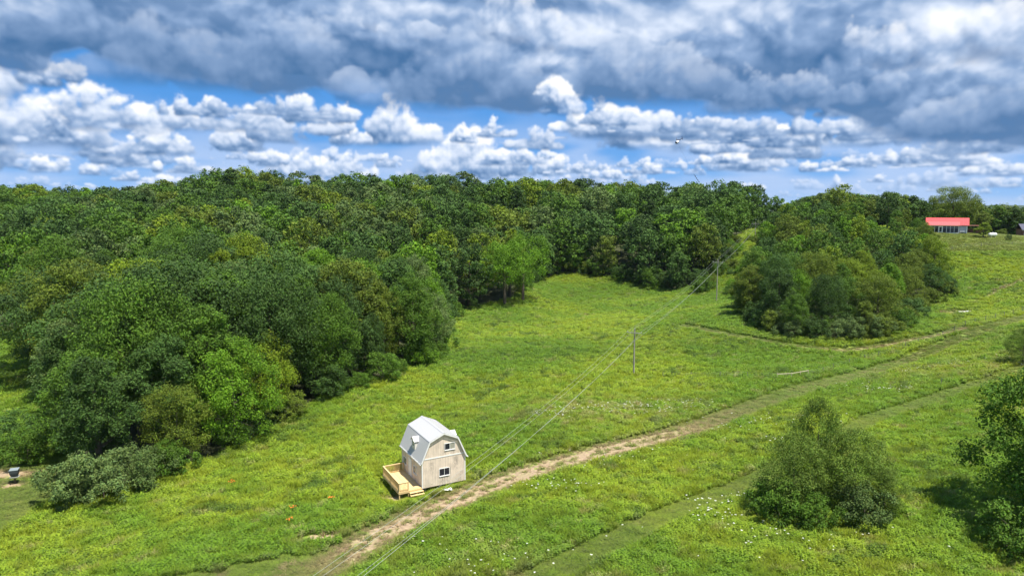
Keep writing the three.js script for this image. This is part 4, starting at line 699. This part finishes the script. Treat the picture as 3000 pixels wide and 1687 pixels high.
// ---------------------------------------------------------------- the deck of new timber with rails and steps
{
  const pineTex = (() => { const N = 256, data = new Uint8Array(N * N * 4); for (let y = 0; y < N; y++) for (let x = 0; x < N; x++) { const k = 1 + 0.10 * tn(x / N * 0.25, y / N * 2) + 0.05 * tn(x / N, y / N * 6); data.set([Math.min(255, 216 * k), Math.min(255, 190 * k), 138 * k, 255], (y * N + x) * 4); } const t = new THREE.DataTexture(data, N, N); t.colorSpace = THREE.SRGBColorSpace; t.magFilter = THREE.LinearFilter; t.wrapS = t.wrapT = THREE.RepeatWrapping; t.needsUpdate = true; return t; })();
  const pines = [[1, 1, 1], [0.94, 0.92, 0.88], [1.0, 0.96, 0.90], [0.90, 0.87, 0.80]].map(([a, b, c]) => new THREE.MeshStandardMaterial({ map: pineTex, color: new THREE.Color().setRGB(a, b, c), roughness: 0.75 }));
  const deck = thing('wooden_deck', 'new yellow pine deck with railing along the door side of the cabin', 'deck', -9.91, 0, -72.06, 0.4912), F = 0.5, X0 = -2.68, X1 = -0.06, Z1 = -5.75;
  const n = 19, bw = (X1 - X0) / n;
  for (let i = 0; i < n; i++) part(deck, 'deck_board', box(X0 + i * bw + 0.004, X0 + (i + 1) * bw - 0.004, F - 0.036, F, Z1 - 0.02, 0.02), pines[(i * 7) % 4]);
  for (const z of [0.0, Z1]) part(deck, 'rim_joist', box(X0 - 0.04, X1, F - 0.25, F - 0.038, z - 0.02, z + 0.02), pines[1]);
  for (const x of [X0 - 0.02, X1 - 0.06]) part(deck, 'rim_joist', box(x - 0.02, x + 0.02, F - 0.248, F - 0.038, Z1 + 0.021, -0.021), pines[2]);
  for (let i = 1; i < 12; i++) part(deck, 'joist', box(X0 + 0.01, X1 - 0.09, F - 0.23, F - 0.04, Z1 * i / 12 - 0.02, Z1 * i / 12 + 0.02), pines[3]);
  const P = 0.05, post = (x, z, top) => part(deck, 'post', box(x - P, x + P, -0.75, top, z - P, z + P), pines[1]);
  const px = X0 + 0.07; for (const [x, z] of [[px, -0.08], [px, -2.9], [px, Z1 + 0.08], [X1 - 0.1, Z1 + 0.08], [-1.58, -0.08]]) post(x, z, F + 0.96);
  const railX = (x0, x1, z) => { part(deck, 'top_rail', box(x0, x1, F + 0.96, F + 1.0, z - 0.075, z + 0.075), pines[0]); part(deck, 'bottom_rail', box(x0 + P, x1 - P, F + 0.08, F + 0.17, z - 0.02, z + 0.02), pines[2]); part(deck, 'upper_rail', box(x0 + P, x1 - P, F + 0.87, F + 0.958, z - 0.02, z + 0.02), pines[2]); const m = Math.round((x1 - x0) / 0.145); for (let i = 1; i < m; i++) { const x = lerp(x0, x1, i / m); if (Math.abs(x - x0) > 0.07 && Math.abs(x - x1) > 0.07) part(deck, 'baluster', box(x - 0.019, x + 0.019, F + 0.06, F + 0.95, z + 0.021, z + 0.058), pines[i % 4]); } };
  const railZ = (z0, z1, x) => { part(deck, 'bottom_rail', box(x - 0.02, x + 0.02, F + 0.08, F + 0.17, z0 + P, z1 - P), pines[2]); part(deck, 'upper_rail', box(x - 0.02, x + 0.02, F + 0.87, F + 0.958, z0 + P, z1 - P), pines[2]); const m = Math.round((z1 - z0) / 0.145); for (let i = 1; i < m; i++) { const z = lerp(z0, z1, i / m); part(deck, 'baluster', box(x - 0.058, x - 0.021, F + 0.06, F + 0.95, z - 0.019, z + 0.019), pines[i % 4]); } };
  railX(px, -1.58, -0.08); railX(px, X1 - 0.1, Z1 + 0.08); railZ(-2.9, -0.08, px); railZ(Z1 + 0.08, -2.9, px);
  part(deck, 'top_rail', box(px - 0.075, px + 0.075, F + 0.962, F + 1.003, Z1, 0.0), pines[0]);
  const steps = part(deck, 'steps', mergeGeometries([-1.46, -0.72, 0.02].map((x) => new THREE.ExtrudeGeometry(new THREE.Shape([[0.03, 0.44], [0.03, -0.3], [0.35, -0.62], [1.12, -0.62], [1.12, -0.42], [0.85, -0.42], [0.85, -0.2], [0.58, -0.2], [0.58, 0.02], [0.31, 0.02], [0.31, 0.24], [0.03, 0.24]].map(([a, b]) => new THREE.Vector2(a, b))), { depth: 0.04, bevelEnabled: false }).rotateY(-Math.PI / 2).translate(x + 0.02, 0, 0))), pines[1]);
  for (let i = 0; i < 4; i++) part(steps, 'tread', box(-1.52, 0.06, 0.243 - i * 0.22, 0.283 - i * 0.22, 0.04 + i * 0.27, 0.34 + i * 0.27), pines[i % 4]);
  part(deck, 'door_step', box(-0.95, -0.07, F + 0.002, F + 0.05, -0.62, -0.1), pines[2]);
}
// ---------------------------------------------------------------- power line
{
  const poleWood = std(0.33, 0.30, 0.26, 0.95), armWood = std(0.42, 0.39, 0.35, 0.95), iron = std(0.35, 0.36, 0.37, 0.5, { metalness: 0.8 }), porcelain = std(0.55, 0.55, 0.54, 0.35), aluminium = std(0.5, 0.52, 0.48, 0.45, { metalness: 0.35 });
  const POLES = [[-16.4, 30, 8.6, 0.414, 'lowest, below the view'], [22.77, 124.65, 8.64, 0.455, 'standing alone in the middle of the meadow'], [60.65, 200.2, 15.46, 0.5, 'beside the dark bushes at the grove corner'], [97.97, 275.2, 24.7, 0.5, 'half hidden in the power line gap between the trees'], [133.5, 350, 26.6, 0.48, 'farthest, above the trees right of the gap']];
  const tops = POLES.map(([x, d, top, slope, where], i) => {
    const y = land(x, d), turn = -Math.atan(slope), tall = top - y, arm = top - 0.65 - y;
    if (i) {
      const o = thing('utility_pole', `grey wooden utility pole with crossarm ${where}`, 'utility pole', x, y, -d, turn, 'utility poles of the power line');
      part(o, 'pole', new THREE.CylinderGeometry(0.11, 0.17, tall + 0.4, 12).translate(0, tall / 2 - 0.2, 0), poleWood);
      part(o, 'crossarm', box(-1.4, 1.4, arm - 0.06, arm + 0.06, 0.12, 0.22), armWood);
      for (const s of [-1, 1]) { const g = limb(new THREE.Vector3(s * 0.62, arm - 0.06, 0.19), new THREE.Vector3(s * 0.03, arm - 0.72, 0.15), 0.025, 0.025, 5); part(o, 'brace', g, iron); }
      for (const [ix, iy, iz] of [[-1.3, arm + 0.06, 0.17], [1.3, arm + 0.06, 0.17], [0, tall, 0]]) part(o, 'insulator', new THREE.LatheGeometry([[0, 0], [0.03, 0], [0.03, 0.07], [0.075, 0.08], [0.05, 0.13], [0.07, 0.15], [0.04, 0.22], [0, 0.23]].map(([a, b]) => new THREE.Vector2(a, b)), 10).translate(ix, iy, iz), porcelain);
    }
    const c = Math.cos(turn), s = Math.sin(turn), at = (lx, ly, lz) => new THREE.Vector3(x + lx * c + lz * s, y + ly, -d - lx * s + lz * c);
    return [at(-1.3, arm + 0.27, 0.17), at(0, tall + 0.2, 0), at(1.3, arm + 0.27, 0.17), at(0.16, arm - 1.35, 0)];
  });
  const names = ['left conductor', 'centre conductor', 'right conductor', 'lower neutral wire'];
  for (let w = 0; w < 4; w++) for (let i = 0; i + 1 < tops.length; i++) {
    const a = tops[i][w], b = tops[i + 1][w], sag = (w === 3 ? 1.1 : 1.6) * (a.distanceTo(b) / 100) ** 2, pts = [];
    for (let k = 0; k <= 24; k++) { const t = k / 24; pts.push(new THREE.Vector3().lerpVectors(a, b, t).setY(lerp(a.y, b.y, t) - sag * 4 * t * (1 - t))); }
    const m = new THREE.Mesh(new THREE.TubeGeometry(new THREE.CatmullRomCurve3(pts), 48, w === 3 ? 0.014 : 0.010, 5, false), aluminium);
    m.name = numbered('power_line_wire'); m.castShadow = true; m.userData = { label: `${names[w]} of the power line, ${['span sweeping past the cabin', 'span over the middle meadow', 'span up to the gap in the trees', 'span beyond the gap'][i]}`, category: 'wire', group: 'wires of the power line' }; scene.add(m);
  }
}
// ---------------------------------------------------------------- fences
{
  const grey = std(0.20, 0.18, 0.155, 0.95), steel = std(0.34, 0.34, 0.33, 0.5, { metalness: 0.7 }), fresh = std(0.56, 0.47, 0.32, 0.85);
  function fence(name, label, pts, tall, strands, rails = []) {
    const [x0, d0] = pts[0], o = thing(name, label, 'fence', x0, land(x0, d0), -d0), y0 = land(x0, d0), P = ([x, d], h) => new THREE.Vector3(x - x0, land(x, d) - y0 + h, -(d - d0)), r = rng(pts.length * 7);
    pts.forEach((p, i) => { const b = P(p, -0.4), t = P(p, tall * (0.92 + 0.16 * r())); t.x += (r() - 0.5) * 0.12; part(o, 'post', limb(b, t, 0.065, 0.055, 8), rails.includes(i) || rails.includes(i - 1) ? fresh : grey); });
    for (let k = 0; k < strands; k++) { const h = tall * (0.25 + 0.68 * k / Math.max(1, strands - 1)); part(o, 'wire', new THREE.TubeGeometry(new THREE.CatmullRomCurve3(pts.map((p) => P(p, h))), pts.length * 4, 0.006, 4, false), steel); }
    for (const i of rails) part(o, 'rail', limb(P(pts[i], tall * 0.86), P(pts[i + 1], tall * 0.86), 0.055, 0.055, 7), fresh);
  }
  fence('wire_fence', 'wire fence on grey posts between the meadow and the track', [[28, 123.5], [32.8, 122], [37.8, 121.1], [42.7, 120.8], [47.4, 119], [50.3, 119.8], [52.4, 121.2], [54.7, 123], [58.4, 125.2], [62.1, 128.9], [67.4, 133.4], [72.1, 136.7], [75.9, 138.3], [79.5, 139.9], [83.1, 141.4], [86.3, 142.4], [93.1, 145.1], [97.5, 148], [101.8, 150.9], [104.9, 152.3], [108, 153.4], [111.1, 154.7], [114.3, 156.3], [117.7, 158.2], [121.6, 160.5], [126, 163], [131, 166]], 1.35, 4, [4, 5, 6]);
  fence('lawn_fence', 'low wire fence along the lower edge of the lawn', [[140, 224], [146, 226], [151.5, 227.5], [157, 228], [162.5, 228.5], [168, 229], [174, 229.5], [180, 230]], 1.2, 4);
  const o = thing('lone_post', 'single short wooden post beside the mown lane', 'post', 72.3, land(72.3, 112), -112); part(o, 'stake', new THREE.CylinderGeometry(0.045, 0.055, 1.7, 8).translate(0, 0.55, 0), grey); part(o, 'cap', new THREE.ConeGeometry(0.047, 0.06, 8).translate(0, 1.43, 0), steel);
}
// ---------------------------------------------------------------- the red-roofed house with its glazed porch
{
  const red = std(0.62, 0.055, 0.055, 0.55), pink = std(0.68, 0.11, 0.105, 0.55), white = std(0.80, 0.80, 0.80, 0.6), wallPaint = std(0.46, 0.52, 0.62, 0.8), glass = std(0.020, 0.026, 0.036, 0.08), brick = std(0.28, 0.13, 0.09, 0.9), beam = std(0.36, 0.16, 0.10, 0.8);
  const gx = 153, gd = 256, y = land(160, 252) - 0.05, o = thing('red_roofed_house', 'long low house with a bright red metal roof and a glazed porch', 'house', gx, y, -gd, -0.56);
  part(o, 'wall', mergeGeometries([box(1.8, 14.6, 0, 2.75, -9, -1.6), new THREE.ExtrudeGeometry(new THREE.Shape([new THREE.Vector2(-9, 2.75), new THREE.Vector2(-1.6, 2.75), new THREE.Vector2(-5.3, 5.0)]), { depth: 12.7, bevelEnabled: false }).rotateY(Math.PI / 2).scale(1, 1, -1).translate(1.85, 0, 0)].map((g) => g.index ? g.toNonIndexed() : g)), wallPaint);
  const panel = (x0, x1, z0, y0, z1, y1, m, name, parent = o) => { const len = Math.hypot(z1 - z0, y1 - y0), list = [box(x0, x1, 0, 0.06, 0, len)]; for (let x = x0 + 0.2; x < x1; x += 0.6) list.push(box(x - 0.02, x + 0.02, 0.058, 0.09, 0.01, len - 0.01)); return part(parent, name, mergeGeometries(list).rotateX(Math.atan2(y0 - y1, z1 - z0)).translate(0, y0, z0), m); };
  panel(1.4, 15.1, -5.3, 5.45, -1.0, 2.82, red, 'roof'); panel(1.4, 15.1, -5.3, 5.45, -9.6, 2.82, red, 'roof');
  panel(1.55, 12.3, -2.6, 4.05, 0.55, 2.78, pink, 'porch_roof');
  // porch: posts, head and sill rails, panes, a door
  const xs = [2.1, 3.3, 4.5, 5.7, 7.0, 8.2, 9.4, 10.6, 11.9], porch = part(o, 'porch', mergeGeometries([box(1.95, 12.0, -1.2, 0.22, -1.58, 0.2), box(2.0, 11.95, 2.52, 2.78, -0.02, 0.14)]), white);
  xs.forEach((x) => part(porch, 'porch_post', box(x - 0.07, x + 0.07, 0.22, 2.52, 0.0, 0.13), white));
  for (let i = 0; i + 1 < xs.length; i++) {
    const a = xs[i] + 0.07, b = xs[i + 1] - 0.07;
    if (i === 3) { part(porch, 'porch_door', mergeGeometries([box(a, a + 0.22, 0.22, 2.5, 0.01, 0.10), box(b - 0.22, b, 0.22, 2.5, 0.01, 0.10), box(a + 0.22, b - 0.22, 2.2, 2.5, 0.01, 0.10), box(a + 0.22, b - 0.22, 0.22, 0.45, 0.01, 0.10)]), white); part(porch, 'pane', box(a + 0.22, b - 0.22, 0.45, 2.2, 0.02, 0.05), glass); continue; }
    part(porch, 'pane', box(a, b, 0.22, 1.94, 0.03, 0.05), glass); part(porch, 'pane', box(a, b, 2.0, 2.52, 0.03, 0.05), glass); part(porch, 'transom', box(a, b, 1.94, 2.0, 0.02, 0.08), white);
  }
  part(o, 'foundation', box(1.9, 14.5, -1.5, -0.004, -8.9, -1.7), brick); part(o, 'corner_post', box(14.35, 14.65, 0, 2.75, -1.58, -1.28), white); part(o, 'bench', mergeGeometries([box(12.4, 14.0, 0.4, 0.5, -1.4, -0.8), box(12.4, 14.0, 0.5, 1.0, -1.5, -1.42), box(12.45, 12.55, 0, 0.4, -1.35, -0.85), box(13.85, 13.95, 0, 0.4, -1.35, -0.85)]), white);
  const p = thing('pergola', 'low brown open carport beside the red-roofed house', 'carport', 171, land(171, 254), -254, -0.56);
  part(p, 'roof', box(-2.6, 3.2, 2.75, 2.9, -2.5, 2.5), beam); for (const x of [-2.2, 2.8]) for (const z of [-2.2, 2.2]) part(p, 'post', box(x - 0.08, x + 0.08, -0.3, 2.75, z - 0.08, z + 0.08), beam);
  part(p, 'back_wall', box(-2.1, 2.7, -0.3, 1.5, -2.3, -2.2), brick);
  const t = thing('propane_tank', 'white propane tank lying on the lawn beside the small bushy tree', 'tank', 171, land(171, 243), -243, 0.1);
  part(t, 'shell', new THREE.CapsuleGeometry(0.62, 2.0, 10, 20).rotateZ(Math.PI / 2).translate(0, 0.95, 0), std(0.85, 0.86, 0.86, 0.35)); part(t, 'dome', new THREE.CylinderGeometry(0.18, 0.2, 0.25, 12).translate(0, 1.65, 0), std(0.7, 0.7, 0.7, 0.4)); for (const x of [-0.8, 0.8]) part(t, 'leg', box(x - 0.12, x + 0.12, -0.2, 0.45, -0.45, 0.45), std(0.4, 0.4, 0.4, 0.9));
  // brick house at the edge
  const b = thing('brick_house', 'brick house with a dark roof and white eaves cut by the right edge', 'house', 200.5, land(200.5, 268), -268, -0.35);
  part(b, 'wall', mergeGeometries([box(0, 14, -0.3, 3.0, -8, 0), new THREE.ExtrudeGeometry(new THREE.Shape([new THREE.Vector2(-8, 3.0), new THREE.Vector2(0, 3.0), new THREE.Vector2(-4, 4.9)]), { depth: 13.9, bevelEnabled: false }).rotateY(Math.PI / 2).scale(1, 1, -1).translate(0.05, 0, 0)].map((g) => g.index ? g.toNonIndexed() : g)), brick);
  const shingles = std(0.09, 0.09, 0.13, 0.85); panel(-0.6, 14.6, -4, 5.05, 0.6, 2.9, shingles, 'roof', b); panel(-0.6, 14.6, -4, 5.05, -8.6, 2.9, shingles, 'roof', b);
  part(b, 'fascia', box(-0.6, 14.6, 2.65, 2.9, 0.5, 0.58), white); for (const x of [0.3, 4, 8]) part(b, 'porch_post', box(x - 0.07, x + 0.07, -0.2, 2.65, 0.3, 0.45), white);
  const w = part(b, 'window', box(5, 6.6, 1, 2.3, 0.005, 0.05), white); part(w, 'pane', box(5.1, 6.5, 1.1, 2.2, 0.052, 0.06), glass);
}
// ---------------------------------------------------------------- feeder, scraps
{
  const shellPaint = std(0.045, 0.055, 0.062, 0.85), lidPaint = std(0.20, 0.24, 0.25, 0.8), postWood = std(0.13, 0.10, 0.07, 0.95), tray = std(0.5, 0.5, 0.48, 0.5, { metalness: 0.4 });
  const x = -58.7, d = 77.2, o = thing('game_feeder', 'dark grey hopper feeder with a lighter lid on a single post, far left', 'feeder', x, land(x, d), -d, 0.35);
  const hop = new THREE.BoxGeometry(0.86, 0.82, 0.7, 4, 6, 4), p = hop.attributes.position;
  for (let i = 0; i < p.count; i++) { const t = (p.getY(i) + 0.41) / 0.82, k = t > 0.55 ? 1 : lerp(0.55, 1, Math.pow(t / 0.55, 0.7)); p.setX(i, p.getX(i) * k); p.setZ(i, p.getZ(i) * k); }
  hop.computeVertexNormals();
  part(o, 'hopper', hop.translate(0, 1.32, 0), shellPaint); part(o, 'lid', new THREE.BoxGeometry(0.92, 0.04, 0.76).rotateX(0.12).translate(0, 1.77, 0), lidPaint);
  part(o, 'tray', mergeGeometries([box(-0.42, 0.42, 0.84, 0.87, -0.36, 0.36), box(-0.42, 0.42, 0.87, 0.95, 0.34, 0.36), box(-0.42, 0.42, 0.87, 0.95, -0.36, -0.34)]), tray);
  part(o, 'post', new THREE.CylinderGeometry(0.06, 0.075, 1.3, 10).translate(0, 0.25, 0), postWood); for (const s of [-1, 1]) part(o, 'brace', limb(new THREE.Vector3(0, 0.45, 0), new THREE.Vector3(s * 0.32, 0.84, 0), 0.025, 0.025, 6), postWood);
  function sheet(name, label, category, sx, sd, w, l, turn, seed) {
    const g = new THREE.BoxGeometry(w, 0.03, l, 10, 1, 8), q = g.attributes.position; for (let i = 0; i < q.count; i++) q.setY(i, q.getY(i) + 0.10 * tn(q.getX(i) * 0.2 + seed, q.getZ(i) * 0.2) + 0.04 * tn(q.getX(i), q.getZ(i) + seed)); g.computeVertexNormals();
    const m = thing(name, label, category, sx, land(sx, sd) + 0.32, -sd, turn); part(m, 'sheet', g, std(0.82, 0.82, 0.82, 0.7)); part(m, 'folded_edge', new THREE.CapsuleGeometry(0.05, l * 0.8, 4, 8).rotateX(Math.PI / 2).translate(w * 0.42, 0.08, 0), std(0.76, 0.76, 0.77, 0.7));
  }
  sheet('crumpled_sheet', 'crumpled white sheet on the grass at the foot of the cabin gable', 'sheet', -7.1, 71.9, 0.95, 0.4, 0.4, 0.2);
  sheet('tarp', 'white tarp lying in the meadow right of the grove', 'tarp', 111.8, 166.2, 3.4, 1.4, 0.15, 0.6);
}
// ---------------------------------------------------------------- helicopter with a slung tree saw
{
  const white = std(0.78, 0.79, 0.82, 0.35), navy = std(0.02, 0.025, 0.055, 0.35), canopy = std(0.015, 0.018, 0.03, 0.08), alloy = std(0.12, 0.12, 0.13, 0.4, { metalness: 0.6 });
  const o = thing('helicopter', 'small white and navy helicopter hovering against the clouds', 'helicopter', 107.1, 72.3, -450, 0); o.rotation.set(0.1, Math.PI + 0.75, -0.36, 'YXZ');
  // nose along +x
  const lathe = (pts, from) => new THREE.LatheGeometry(pts.map(([a, b]) => new THREE.Vector2(b, a)), 18).rotateZ(-Math.PI / 2);
  part(o, 'cabin', lathe([[-2.2, 0.0], [-2.1, 0.42], [-1.0, 0.78], [0.2, 0.9], [1.2, 0.8]]).scale(1, 1.0, 0.82), white);
  part(o, 'nose_glass', lathe([[1.18, 0.8], [1.7, 0.68], [2.1, 0.42], [2.32, 0.0]]).scale(1, 1, 0.82), canopy);
  part(o, 'belly', lathe([[-2.0, 0.0], [-1.8, 0.4], [-0.8, 0.72], [0.4, 0.8], [1.4, 0.62], [1.8, 0.0]]).scale(1, 0.6, 0.8).translate(0, -0.52, 0), navy);
  part(o, 'engine_cowl', lathe([[-2.0, 0.0], [-1.8, 0.3], [-0.6, 0.46], [0.4, 0.4], [0.7, 0.0]]).translate(-0.1, 0.95, 0), navy);
  part(o, 'tail_boom', new THREE.CylinderGeometry(0.12, 0.36, 5.2, 12).rotateZ(Math.PI / 2).translate(-4.4, 0.35, 0), navy);
  part(o, 'fin', new THREE.ExtrudeGeometry(new THREE.Shape([[-6.7, 0.3], [-7.3, 1.75], [-6.9, 1.75], [-6.1, 0.4], [-6.7, -0.6], [-7.1, -0.6]].map(([a, b]) => new THREE.Vector2(a, b))), { depth: 0.08, bevelEnabled: false }).translate(0, 0, -0.04), navy);
  part(o, 'stabiliser', box(-5.2, -4.6, 0.35, 0.42, -1.0, 1.0), navy); part(o, 'mast', new THREE.CylinderGeometry(0.07, 0.1, 0.9, 8).translate(0, 1.6, 0), alloy);
  for (const s of [0, 1]) part(o, 'rotor_blade', box(0.15, 4.9, -0.015, 0.015, -0.15, 0.15).rotateY(0.5 + s * Math.PI).translate(0, 2.02, 0), alloy);
  part(o, 'tail_rotor', box(-0.07, 0.07, -0.8, 0.8, -0.02, 0.02).rotateZ(0.4).translate(-6.8, 0.5, 0.18), alloy);
  for (const s of [-1, 1]) { const k = part(o, 'skid', new THREE.TubeGeometry(new THREE.CatmullRomCurve3([[-1.6, -1.55], [0.9, -1.55], [1.4, -1.4]].map(([a, b]) => new THREE.Vector3(a, b, s * 0.95))), 12, 0.05, 6, false), alloy); for (const x of [-0.9, 0.7]) part(k, 'strut', limb(new THREE.Vector3(x, -1.55, s * 0.95), new THREE.Vector3(x, -0.7, s * 0.5), 0.045, 0.045, 6), alloy); }
  const w = thing('slung_saw', 'dark tree saw boom hanging on a cable below the helicopter', 'saw', 118.6, 51.7, -450), dir = new THREE.Vector3(3.8, -5.5, 0);
  part(w, 'cable', limb(new THREE.Vector3(-11.2, 19.6, 0), new THREE.Vector3(0, 0, 0), 0.02, 0.02, 5), alloy);
  const boom = part(w, 'boom', limb(new THREE.Vector3(0, 0, 0), dir, 0.10, 0.10, 8), navy); for (let i = 0; i < 4; i++) part(boom, 'saw_blade', new THREE.CylinderGeometry(0.34, 0.34, 0.03, 16).rotateX(Math.PI / 2).translate(dir.x * (0.25 + 0.22 * i), dir.y * (0.25 + 0.22 * i), 0.14), alloy);
}
renderer.render(scene, camera);
